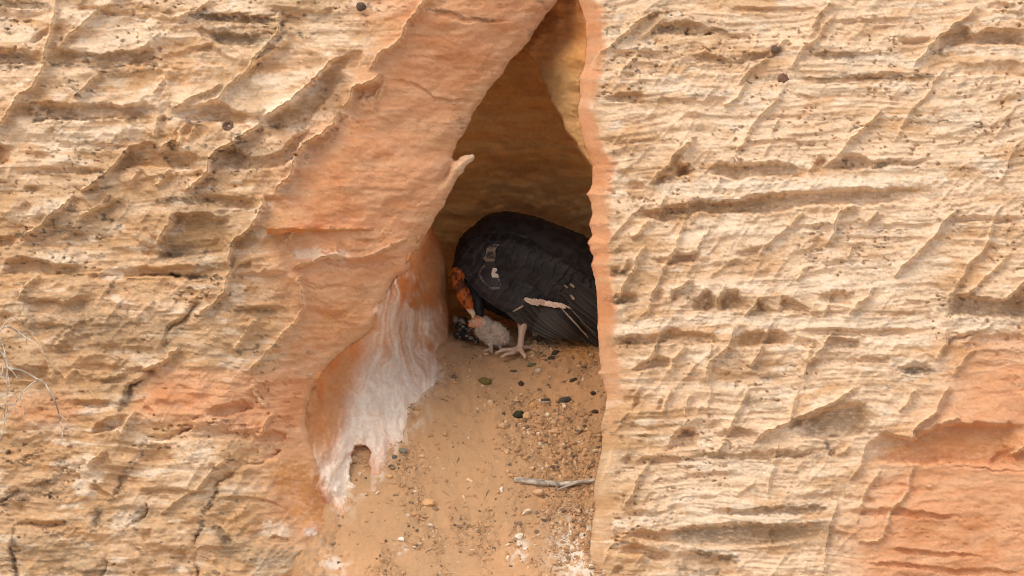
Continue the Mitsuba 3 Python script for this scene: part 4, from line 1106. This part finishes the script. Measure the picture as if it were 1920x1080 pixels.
feather('condor__wing__pale_feather', (1069, 532), (1077, 539), 2.0, .060, (.34, .28, .23), edge=(.3, .25, .21), sag=0)
feather('condor__wing__pale_feather', (1070, 553), (1077, 562), 2.4, .060, (.36, .30, .25), edge=(.3, .25, .21), sag=0)
labels['condor__wing__pale_feather'] = {'label': 'white tipped feather in the pale bar of the folded wing'}
labels['condor__wing'] = {'label': 'folded black wing with a pale bar and long grey edged feathers'}
# the plate on its wing
q8 = lambda *p: T3(860, 430, p, 8.31)
TAG = q8((430, 500), (560, 480), (575, 560), (600, 620), (640, 780), (660, 870), (630, 935), (520, 950), (430, 890), (345, 790), (300, 700), (345, 600), (395, 530))
FOLD = q8((450, 262), (540, 235), (640, 238), (600, 275), (570, 330), (578, 450), (560, 500), (430, 505), (375, 465), (420, 400), (430, 320))
MARK = q8((535, 600), (592, 603), (602, 640), (566, 672), (575, 690), (608, 692), (628, 752), (518, 748), (510, 690), (518, 640))
v_, f_, pu, pv, nf = patch(TAG, .030, .003, 1.5)
put('condor__wing_tag', v_, f_, plain((.032, .028, .032), .5, .4), 20)
v_, f_, pu, pv, nf = patch(FOLD, .033, .003, 1.5, bend=lambda u, v: (fbm2(u / 5, v / 5, 341, 2) - .5) * .006)
put('condor__wing_tag__fold', v_, f_, 'vertex_material', True, lerp3((.05, .045, .046), (.26, .22, .185), sstep(.35, .65, fbm2(pu / 7 + 3.3, pv / 3 + 1.7, 349, 3))) * (1 + .5 * sstep(464, 459, pv))[:, None])
v_, f_, pu, pv, nf = patch(MARK, .0335, .0015, 1.2)
put('condor__wing_tag__number', v_, f_, plain((.78, .70, .60), .5, .3), 20)


def tube(pts, rad, sides=7):
    """a tapering tube along 3-D points"""
    p = np.asarray(pts, float)
    r_ = np.broadcast_to(np.asarray(rad, float), (len(p),))
    t_ = np.gradient(p, axis=0)
    t_ /= np.linalg.norm(t_, axis=1, keepdims=True) + 1e-12
    a = np.cross(t_, [0.1, 1, 0.05])
    a /= np.linalg.norm(a, axis=1, keepdims=True) + 1e-12
    b = np.cross(t_, a)
    an = np.arange(sides) * 2 * np.pi / sides
    v = (p[:, None] + r_[:, None, None] * (np.cos(an)[None, :, None] * a[:, None] + np.sin(an)[None, :, None] * b[:, None])).reshape(-1, 3)
    n = len(p)
    i, j = np.meshgrid(np.arange(n - 1), np.arange(sides), indexing='ij')
    x, y_, z, w_ = i * sides + j, i * sides + (j + 1) % sides, (i + 1) * sides + (j + 1) % sides, (i + 1) * sides + j
    F_ = np.vstack([np.stack([x, z, y_], -1).reshape(-1, 3), np.stack([x, w_, z], -1).reshape(-1, 3)])
    v = np.vstack([v, p[0], p[-1]])
    k = np.arange(sides)
    F_ = np.vstack([F_, np.stack([k * 0 + n * sides, k, (k + 1) % sides], 1), np.stack([k * 0 + n * sides + 1, (n - 1) * sides + (k + 1) % sides, (n - 1) * sides + k], 1)])
    return v, F_


bd = densify(TAG, 1.5, True)
bd = bd[len(bd) * 34 // 100: len(bd) * 98 // 100]
cen_ = np.array(TAG).mean(0)
inn_ = bd + (cen_ - bd) / np.linalg.norm(cen_ - bd, axis=1, keepdims=True) * (3.6 + 3.4 * fbm2(np.arange(len(bd)) / 5, 0, 345, 2))[:, None]
v_, f_, pu, pv, nf = patch(np.vstack([bd, inn_[::-1]]), .0335, .002, 1.2)
put('condor__wing_tag__border', v_, f_, 'vertex_material', True, lerp3((.05, .046, .048), (.20, .185, .175), sstep(.3, .7, fbm2(pu / 4, pv / 4, 347, 3))))

# the chick
CB = [(908, 618, 1.18, 15), (920, 624, 1.19, 17.5), (934, 629, 1.20, 15), (944, 633, 1.21, 9)]
CN = [(908, 613, 1.175, 15), (900, 606, 1.165, 12.5), (893, 602, 1.16, 11), (886, 609, 1.15, 8)]
CW = [(928, 616, 1.155, 9), (938, 628, 1.152, 7), (944, 637, 1.16, 4)]
CLG = [[(922, 636, 1.165, 7), (920, 646, 1.16, 4.6), (921, 653, 1.16, 3.6)], [(921, 654, 1.16, 3.4), (914, 656, 1.15, 2.6), (908, 658, 1.14, 1.8)], [(921, 654, 1.16, 3.4), (922, 660, 1.13, 2.4)],
       [(940, 638, 1.20, 7), (938, 647, 1.20, 4.4), (938, 652, 1.20, 3)]]
pieces = []
for c_ in [CB, CN, CW, *CLG]:
    pieces += chain(c_)
ch = merge(pieces, .0035, 6)
P, N = np.array(ch.vertices), np.array(ch.vertex_normals)
pu, pv = P[:, 0] / (1 + P[:, 1] / DIST) * U + 960, 540 - P[:, 2] / (1 + P[:, 1] / DIST) * U
bare = sstep(1.12, .98, chaindist(P, CN[1:])) * sstep(909, 903, pu)
legm = sstep(1.3, 1.1, np.minimum.reduce([chaindist(P, c_) for c_ in CLG])) * sstep(644, 648, pv)
P = P + N * ((1 - np.maximum(bare, legm)) * ((fbm2(pu / 4, pv / 4 + P[:, 1] * 90, 351, 3) - .5) * .012))[:, None]
cc = lerp3((.52, .46, .41), (.68, .61, .54), sstep(.3, .7, fbm2(pu / 6, pv / 5, 353, 3)))
cc = lerp3(cc, (.30, .27, .25), .6 * sstep(.5, .7, fbm2(pu / 9, pv / 9, 355, 2)))
cc = lerp3(cc, lerp3((.74, .28, .07), (.64, .20, .045), fbm2(pu / 5, pv / 5, 357, 2)), bare)
cc = lerp3(cc, (.42, .36, .32), legm)
tag('chick', 'small grey downy chick with a bare orange head, standing under the large black bird', 'chick')
put('chick__body', P, ch.faces, 'vertex_material', True, cc)
bk = merge(chain([(888, 611, 1.148, 5.5), (881, 617, 1.142, 4), (877, 622, 1.14, 2.2)]), .003, 3)
put('chick__beak', bk.vertices, bk.faces, plain((.07, .055, .05), .5, .4), True)
ey = ball(at(891, 604, 1.138), .0042, 2)
put('chick__eye', ey.vertices, ey.faces, plain((.02, .015, .012), .15, .6), True)
# down: short tufts all over it
rd = np.random.default_rng(8)
fcs = np.array(ch.faces)
tri_a = ch.area_faces
soft_ok = (np.maximum(bare, legm)[fcs].max(1) < .3)
pr = tri_a * soft_ok
pk_ = rd.choice(len(fcs), 5200, p=pr / pr.sum())
wts = rd.dirichlet([1, 1, 1], len(pk_))
o_ = (P[fcs[pk_]] * wts[..., None]).sum(1)
nn = N[fcs[pk_][:, 0]] + rd.normal(0, .45, (len(pk_), 3)) + [.25, 0, -.25]
nn /= np.linalg.norm(nn, axis=1, keepdims=True)
sd_ = np.cross(nn, rd.normal(0, 1, (len(pk_), 3)))
sd_ /= np.linalg.norm(sd_, axis=1, keepdims=True)
ln = rd.uniform(.009, .022, (len(pk_), 1))
V_ = np.stack([o_ - sd_ * .0009, o_ + sd_ * .0009, o_ + nn * ln], 1).reshape(-1, 3)
put('chick__down', V_, np.arange(len(V_)).reshape(-1, 3), plain((.68, .61, .54), .95, .1), False, kind='stuff')
# ------------------------------------------------------------------ stones and litter on the cave floor
def lump(seed, r, squash=(1, 1, 1), rough=.25, sub=2, angular=0.0):
    m = trimesh.creation.icosphere(sub, 1.0)
    p = np.array(m.vertices)
    s = seed * 13.7
    n = fbm2(p[:, 0] * 1.3 + s, p[:, 2] * 1.3 + p[:, 1] * .9 + s, 361, 3) + .5 * fbm2(p[:, 1] * 2.3 + s, p[:, 0] * 2.1 - p[:, 2] + s, 363, 2)
    p = p * (1 + rough * 2 * (n - .75))[:, None]
    if angular:
        rr_ = np.random.default_rng(seed)
        for _ in range(9):
            d = rr_.normal(0, 1, 3)
            d /= np.linalg.norm(d)
            h = p @ d
            lim = angular * rr_.uniform(.55, .85)
            p = p - np.maximum(h - lim, 0)[:, None] * d
    return p * np.asarray(squash) * r, np.array(m.faces)


def ground_at(u, v):
    y = float(np.clip(floor_y(v), -.14, 1.85))
    for _ in range(6):
        x = float(ux(u, y))
        z = float(floor_z(np.array(x), np.array(y)))
        vv = 540 - z / (1 + y / DIST) * U
        y = float(np.clip(y + (vv - v) / 348.0, -.4, 2.2))
    return np.array([float(ux(u, y)), y, float(floor_z(np.array(float(ux(u, y))), np.array(y)))])


def turn(a, b):
    ca, sa, cb, sb = math.cos(a), math.sin(a), math.cos(b), math.sin(b)
    return np.array([[ca, 0, -sa], [0, 1, 0], [sa, 0, ca]]) @ np.array([[cb, -sb, 0], [sb, cb, 0], [0, 0, 1]])


# (u, v, half width, half height, tilt, colour, key, category, label, angular)
DK, OL, PL, TN, GY, WT = (.075, .066, .060), (.15, .13, .05), (.62, .55, .44), (.54, .36, .21), (.24, .21, .18), (.74, .70, .63)
STONES = [
    (909, 714, 13, 7, -.1, OL, 'stone', 'stone', 'olive mossy stone lying on the sand below the chick', 0),
    (1020, 750, 10, 5.5, -.1, DK, 'stone', 'stone', 'dark hooked stone with a pale underside, lower left of the long dark fuzzy clump', .9),
    (1058, 749, 13, 5, .15, (.085, .075, .065), 'stone', 'stone', 'long dark fuzzy clump lying on the sand left of the right jamb', 0),
    (972, 777, 10, 7, .1, (.05, .055, .035), 'stone', 'stone', 'dark green stone beside a tan pebble in the middle of the floor', 0),
    (1074, 713, 9, 4.5, .5, (.06, .058, .045), 'stone', 'stone', 'black slanting stone below the tail of the large bird', .9),
    (997, 684, 7.5, 3.6, .2, (.13, .135, .075), 'stone', 'stone', 'small smooth grey green pebble below the foot of the large bird', 0),
    (1033, 671, 7, 5, .3, (.07, .062, .05), 'stone', 'stone', 'dark crumbly lump right of the foot of the large bird, the lower of two', 0),
    (1041, 661, 8, 5, .5, (.06, .055, .04), 'stone', 'stone', 'dark crumbly lump right of the foot of the large bird, the upper of two', 0),
    (962, 695, 9, 3, -.1, (.12, .095, .075), 'stone', 'stone', 'flat dark sliver of rock below the toes of the large bird', .9),
    (1112, 737, 5, 4.5, 0, (.07, .05, .045), 'stone', 'stone', 'round dark pebble close to the right jamb, the upper of two', 0),
    (1115, 771, 6.5, 4, 0, (.08, .055, .045), 'stone', 'stone', 'dark pebble close to the right jamb, the lower of two', 0),
    (977, 719, 5, 5, .2, (.06, .045, .038), 'stone', 'stone', 'tiny brown black pebble standing above two smaller crumbs', 0),
    (1027, 777, 6, 4.5, 0, PL, 'stone', 'stone', 'pale square pebble in the gravel below the dark hooked stone', .9),
    (987, 780, 8, 7, 0, (.60, .40, .23), 'stone', 'stone', 'round tan pebble touching the dark green stone', 0),
    (999, 760, 6, 7, .1, (.56, .34, .16), 'stone', 'stone', 'upright orange pebble left of the dark hooked stone', 0),
    (755, 845, 8, 5.5, .1, (.23, .23, .19), 'stone', 'stone', 'grey green stone at the foot of the white streaked wall, uppermost of three', 0),
    (740, 856, 5, 4, 0, (.14, .145, .13), 'stone', 'stone', 'small dark stone at the foot of the white streaked wall, middle of three', 0),
    (734, 874, 5, 3.6, 0, (.10, .10, .11), 'stone', 'stone', 'small blackish stone at the foot of the white streaked wall, lowest of three', 0),
    (987, 960, 11, 5.5, .4, PL, 'stone', 'stone', 'pale wedge shaped stone below the grey stick', .9),
    (1006, 961, 4, 3.6, 0, GY, 'stone', 'stone', 'grey pebble right of the pale wedge shaped stone', 0),
    (751, 1011, 9, 5.5, .1, WT, 'stone', 'stone', 'white crumbly stone at lower left on the sand', .8),
    (973, 1004, 10, 9, .2, WT, 'stone', 'stone', 'white crumbly clod at the bottom middle of the sand bank', .8),
    (1013, 924, 12, 8, 0, (.60, .43, .28), 'stone', 'stone', 'broad tan stone lying just below the grey stick', .8),
    (808, 942, 17, 9, .15, (.58, .375, .205), 'stone', 'stone', 'large flat tan stone half sunk in the open sand', .8),
    (1009, 813, 6, 4, 0, WT, 'stone', 'stone', 'small white pebble among the tan gravel right of centre', .9),
    (706, 924, 7, 3.4, .6, (.66, .53, .38), 'stone', 'stone', 'slanting cream flake near the left wall', .9),
    (765, 966, 5, 4, 0, (.66, .62, .56), 'stone', 'stone', 'small white grey pebble alone on the lower left sand', .9),
    (880, 901, 7, 5.5, 0, (.64, .50, .33), 'stone', 'stone', 'cream pebble in the middle of the open sand', .8),
    (869, 932, 3.6, 6, .1, (.66, .54, .36), 'stone', 'stone', 'upright cream chip below the cream pebble', .9),
    (952, 1046, 4, 7, .05, (.68, .60, .46), 'stone', 'stone', 'upright pale chip at the bottom edge of the sand bank', .9),
    (945, 798, 9, 7, 0, (.54, .38, .24), 'stone', 'stone', 'tan rounded pebble at the left end of the gravel', 0),
    (1042, 809, 11, 7, .1, (.55, .37, .22), 'stone', 'stone', 'tan angular stone in the thick of the gravel', .8),
    (1085, 805, 8, 6, 0, (.50, .35, .22), 'stone', 'stone', 'tan stone between the gravel and the right jamb', .8),
    (950, 846, 7, 5.5, 0, (.60, .42, .25), 'stone', 'stone', 'light tan pebble below the left end of the gravel', .8),
    (1118, 845, 7, 5, 0, (.62, .50, .36), 'stone', 'stone', 'cream stone tucked under the right jamb above the stick', .8),
    (1035, 852, 5, 6, .2, (.20, .16, .12), 'stone', 'stone', 'dark brown upright stone above the grey stick', .8),
    (940, 917, 5, 6, .3, WT, 'stone', 'stone', 'white chip left of the grey stick', .9),
    (730, 893, 9, 7, .2, (.56, .37, .21), 'stone', 'stone', 'tan stone below the three stones at the white streaked wall', .8),
    (1050, 962, 6, 6, 0, (.62, .53, .4), 'stone', 'stone', 'pale stone under the right end of the grey stick', .8),
    (975, 663, 17, 2.4, -.05, (.60, .38, .24), 'stone', 'stone', 'thin pinkish flake under the toes of the large bird', .9),
    (911, 664, 6, 2.6, .1, (.66, .52, .36), 'stone', 'stone', 'cream flake on the sand under the chick', .9),
    (985, 1028, 7, 4, .1, WT, 'stone', 'stone', 'white flat crumb at lower right of the white clod', .8),
    (952, 1022, 5, 4, .1, (.66, .56, .42), 'stone', 'stone', 'cream crumb at lower left of the white clod', .8),
]
for k, (u, v, a, b, tilt, rgb, key, cat, lab, ang) in enumerate(STONES):
    g = ground_at(u, v + b * .55)
    s_ = (1 + g[1] / DIST) / U
    p, f = lump(k + 3, 1.0, (a * s_, min(a, b * 1.5) * s_, b * s_), .34, 3, ang)
    p = p @ turn(tilt, 0).T + g + [0, 0, b * s_ * .45]
    c_ = np.array(rgb) * (.75 + .5 * fbm2(p[:, 0] * 120, p[:, 2] * 120 + p[:, 1] * 70, 371, 3))[:, None]
    if 'pale underside' in lab:
        c_ = lerp3(c_, (.55, .5, .42), sstep(g[2] + b * s_ * .35, g[2], p[:, 2]))
    put(key, p, f, 'vertex_material', 40 if False else True, c_, label=lab, cat=cat, group='stones on the cave floor')

# dark lumps heaped in front of the chick
HEAP = [(858, 628, 9), (870, 629, 10), (884, 634, 7), (862, 613, 10), (876, 616, 8), (856, 600, 7.5), (868, 601, 8.5), (893, 640, 5.5)]
WHERE = ['lower left of the heap', 'lower middle of the heap', 'lower right of the heap', 'middle left of the heap', 'middle right of the heap', 'top left of the heap', 'top right of the heap', 'apart at its right end']
for k, (u, v, r) in enumerate(HEAP):
    y_ = 1.275 + .012 * (k % 3) - .02 * (v > 620)
    c0 = at(u, v, y_)
    p, f = lump(k + 71, r / U, (1, .9, .92), .2, 3)
    c_ = lerp3((.028, .027, .026), (.24, .225, .20), sstep(.48, .66, fbm2(p[:, 0] * 70 + k, p[:, 2] * 70 + k * 3, 381, 3)))
    put('lump', p + c0, f, 'vertex_material', True, c_, label=f'blackish mottled lump beside the beak of the chick, {WHERE[k]}', cat='lump', group='dark lumps heaped beside the chick')

# the weathered stick
SK = [(964, 899, 5), (976, 900, 6.5), (1000, 903.5, 7), (1025, 906, 7.5), (1050, 907, 6), (1075, 907, 5), (1100, 904, 5), (1122, 900, 4), (1150, 896, 3.5)]
sp = densify([(a, b) for a, b, _ in SK], 2.5)
G0 = np.array([ground_at(u, v + 4) for u, v in sp[::6]])
ip = np.linspace(0, 1, len(G0))
iq = np.linspace(0, 1, len(sp))
yy = np.interp(iq, ip, gaussian_filter(G0[:, 1], 2))
rr_ = np.interp(sp[:, 0], [a for a, _, _ in SK], [c for _, _, c in SK]) / U * .85
c3 = at(sp[:, 0], sp[:, 1], yy - .012)
v_, f_ = tube(c3, rr_ * (.75 + .5 * fbm2(iq * 14, 0, 391, 3)), 10)
v_ = v_ + (fbm2(v_[:, 0] * 60, v_[:, 2] * 200 + v_[:, 1] * 90, 393, 3)[:, None] - .5) * [0, .006, .008]
c_ = lerp3((.30, .275, .25), (.60, .56, .51), sstep(.35, .6, fbm2(v_[:, 0] * 14, v_[:, 2] * 160 + v_[:, 1] * 90, 395, 4)))
c_ = lerp3(c_, (.10, .09, .08), .7 * sstep(.6, .7, fbm2(v_[:, 0] * 30, v_[:, 2] * 200, 397, 3)))
put('stick', v_, f_, 'vertex_material', True, c_, label='weathered pale grey stick lying across the sand at the right jamb', cat='stick')
v2, f2 = tube(at([1044, 1056, 1070, 1084, 1100], [918, 914, 909, 904, 899], np.interp([1044, 1056, 1070, 1084, 1100], sp[:, 0], yy) - .035), [.002, .0045, .006, .006, .004], 8)
put('stick__stub', v2, f2, plain((.42, .39, .36)), True)

# loose grit: one mass of small pieces, and bits of straw
rg = np.random.default_rng(12)
NG = 42000
gx, gy = rg.uniform(-.80, .44, NG), rg.uniform(-.16, 1.5, NG)
cuu = gx / (1 + gy / DIST) * U + 960
dn = .10 + .75 * sstep(.42, .60, fbm2(gx * 7, gy * 5, 271, 4) + .16 * sstep(-.05, .25, gx) - .04) + .5 * np.exp(-(((gx - .25) / .18) ** 2 + ((gy - .6) / .25) ** 2)) + .35 * np.exp(-(((gx - .28) / .14) ** 2 + ((gy - .15) / .2) ** 2))
dn *= sstep(1.4, 1.0, gy) * .8 + .2
sel = rg.random(NG) < dn * .75
gx, gy = np.r_[gx[sel], rg.normal(.20, .09, 420), rg.normal(.26, .07, 160)], np.r_[gy[sel], rg.normal(.66, .12, 420), rg.normal(.2, .16, 160)]
ico = trimesh.creation.icosphere(0, 1.0)
iv, if_ = np.array(ico.vertices), np.array(ico.faces)
n = len(gx)
sz = .0015 + .0058 * rg.random(n) ** 4 + .011 * rg.random(n) ** 1.5 * (rg.random(n) > .93)
sz[-580:] = .004 + .009 * rg.random(580) ** 2
pp = iv[None] * rg.uniform(.6, 1.3, (n, 12, 1)) * (sz[:, None] * rg.uniform(.7, 1.4, (n, 3)))[:, None, :]
pp = pp + np.stack([gx, gy, floor_z(gx, gy) + sz * .15], -1)[:, None, :]
pal = np.array([(.49, .305, .175), (.44, .29, .17), (.58, .42, .27), (.26, .185, .125), (.15, .115, .09), (.68, .60, .50)])
pc = pal[rg.choice(6, n, p=[.36, .26, .16, .13, .05, .04])] * rg.uniform(.8, 1.1, (n, 1))
put('gravel', pp.reshape(-1, 3), (if_[None] + 12 * np.arange(n)[:, None, None]).reshape(-1, 3), 'vertex_material', False, np.repeat(pc, 12, 0),
    label='loose tan and dark grit scattered over the sandy cave floor', cat='gravel', kind='stuff')
vs, fs, cs, b0 = [], [], [], 0
for k in range(110):
    x, y = rg.uniform(-.55, .42), rg.uniform(-.05, 1.25)
    L, a = rg.uniform(.006, .024), rg.uniform(0, math.pi)
    q = np.linspace(-1, 1, 4)
    px, py = x + q * L * math.cos(a) + .003 * q * q, y + q * L * math.sin(a)
    v_, f_ = tube(np.stack([px, py, floor_z(px, py) + .003 + .002 * (1 - q * q)], -1), [.0006, .0013, .0013, .0005], 5)
    vs.append(v_)
    fs.append(f_ + b0)
    b0 += len(v_)
    t0 = rg.choice(3)
    cs.append(np.tile([(.11, .085, .065), (.34, .26, .17), (.58, .48, .33)][t0], (len(v_), 1)))
put('straw', np.vstack(vs), np.vstack(fs), 'vertex_material', True, np.vstack(cs), label='short dark and straw coloured plant bits strewn on the sand', cat='straw', kind='stuff')

# ------------------------------------------------------------------ round nodules set in the cliff
for k, (u, v, r, rgb) in enumerate(((1468, 147, 10.5, (.17, .10, .075)), (428, 236, 11, (.16, .11, .085)), (677, 13, 9.5, (.10, .075, .062)), (1541, 305, 8.5, (.58, .35, .22)), (1454, 93, 8, (.15, .11, .085)))):
    y_ = float(face_y(u, v)[0])
    p, f = lump(k + 31, r / U, (1, .9, .92), .20, 3)
    if k == 1:     # a half eroded shell
        d = np.hypot(p[:, 0], p[:, 2]) / (r / U)
        p[:, 1] += np.where(p[:, 1] < 0, .018 * np.exp(-(d / .55) ** 4), 0)
    c_ = np.array(rgb) * (.6 + .8 * fbm2(p[:, 0] * 90 + k, p[:, 2] * 90, 401, 3))[:, None]
    put('cliff__nodule', p + [float(ux(u)), y_ + .005, float(vz(v))], f, 'vertex_material', True, c_)

# ------------------------------------------------------------------ the bare shrub at the left
z4 = lambda *p: [(x / 4.32, 580 + y / 4.32, w_) for x, y, w_ in p]
BR = [('branch', z4((-260, 700, 15), (-150, 560, 14), (-60, 400, 13), (-20, 330, 12), (20, 360, 12), (40, 400, 12), (60, 470, 13), (110, 482, 11), (170, 490, 11), (230, 520, 10), (280, 552, 10), (340, 580, 9.5), (370, 600, 9), (400, 660, 8.5), (425, 700, 8), (450, 770, 7.5), (475, 850, 7), (490, 920, 6), (505, 1000, 5), (500, 1080, 3))),
      ('branch', z4((-150, 560, 11), (-80, 330, 10), (-20, 195, 10), (10, 160, 10), (40, 137, 9), (80, 142, 8), (160, 190, 8), (220, 235, 7), (280, 267, 6), (320, 312, 5), (350, 352, 3))),
      ('branch', z4((-30, 170, 7), (0, 230, 7), (20, 285, 6), (40, 350, 6), (42, 400, 5))),
      ('branch', z4((-60, 1120, 10), (0, 1050, 9), (20, 1000, 8), (40, 880, 8), (90, 810, 7), (130, 750, 6), (160, 700, 6), (200, 650, 5), (260, 598, 5), (300, 572, 4))),
      ('twig', z4((10, 160, 5), (40, 112, 5), (92, 66, 4), (130, 76, 3.5), (160, 90, 3), (192, 105, 2.4))), ('twig', z4((216, 232, 4.4), (214, 255, 4), (211, 288, 2.6))),
      ('twig', z4((160, 700, 4.5), (174, 760, 4), (186, 815, 3.4), (196, 868, 2.2))), ('twig', z4((475, 850, 4.5), (520, 880, 4), (550, 920, 3.6), (575, 942, 3), (610, 942, 2.6), (645, 958, 2))),
      ('twig', z4((38, 390, 5), (28, 430, 4.4), (16, 520, 3))), ('twig', z4((42, 410, 5), (50, 470, 5), (66, 540, 4.4), (75, 610, 3.6), (64, 675, 2.4))), ('twig', z4((64, 472, 5), (100, 500, 4.4), (130, 542, 3.6), (160, 588, 2.2))),
      ('twig', z4((-20, 680, 5), (10, 700, 5), (34, 730, 5), (60, 772, 5), (58, 830, 4), (42, 880, 3))), ('twig', z4((-30, 790, 4), (40, 778, 4), (100, 772, 3), (150, 768, 2))), ('twig', z4((24, 540, 4), (52, 600, 4), (78, 650, 3), (94, 692, 2))),
      ('twig', z4((40, 880, 5), (30, 830, 4), (50, 780, 4), (70, 745, 3))), ('twig', z4((110, 790, 4), (132, 810, 3.4), (138, 850, 2))), ('twig', z4((60, 480, 4), (52, 560, 3), (60, 640, 2)))]
tag('dead_shrub', 'bare silvery dead shrub hanging before the rock at the left edge', 'shrub')
for k, (kind_, pts) in enumerate(BR):
    p2 = densify([(a, b) for a, b, _ in pts], 1.6)
    s_ = np.linspace(0, 1, len(p2))
    w_ = np.interp(s_, np.linspace(0, 1, len(pts)), [c for _, _, c in pts]) / 4.32 / U * .80
    p2 = p2 + (np.stack([fbm2(s_ * 9 + k * 7, 0, 411, 3), fbm2(s_ * 9 + k * 7, 5, 413, 3)], 1) - .5) * 3.0 * (len(p2) / 200)
    dep = -.16 - .05 * math.sin(k * 1.7) + (.06 * np.sin(s_ * 3 + k) if kind_ == 'branch' else .02 * np.sin(s_ * 3 + k) * s_)
    if k == 0:
        dep = dep + .45 * np.clip(1 - s_ / .12, 0, 1)
    root_y = -.16
    v_, f_ = tube(at(p2[:, 0], p2[:, 1], dep if np.ndim(dep) else np.full(len(p2), dep)), w_, 8)
    c_ = lerp3((.34, .30, .27), (.60, .55, .50), sstep(.35, .6, fbm2(v_[:, 0] * 30 + k, v_[:, 2] * 30, 415, 3)))
    c_ = lerp3(c_, (.12, .10, .09), .75 * sstep(.58, .68, fbm2(v_[:, 0] * 22 + k * 3, v_[:, 2] * 22, 417, 3)))
    put(f'dead_shrub__{kind_}', v_, f_, 'vertex_material', True, c_)
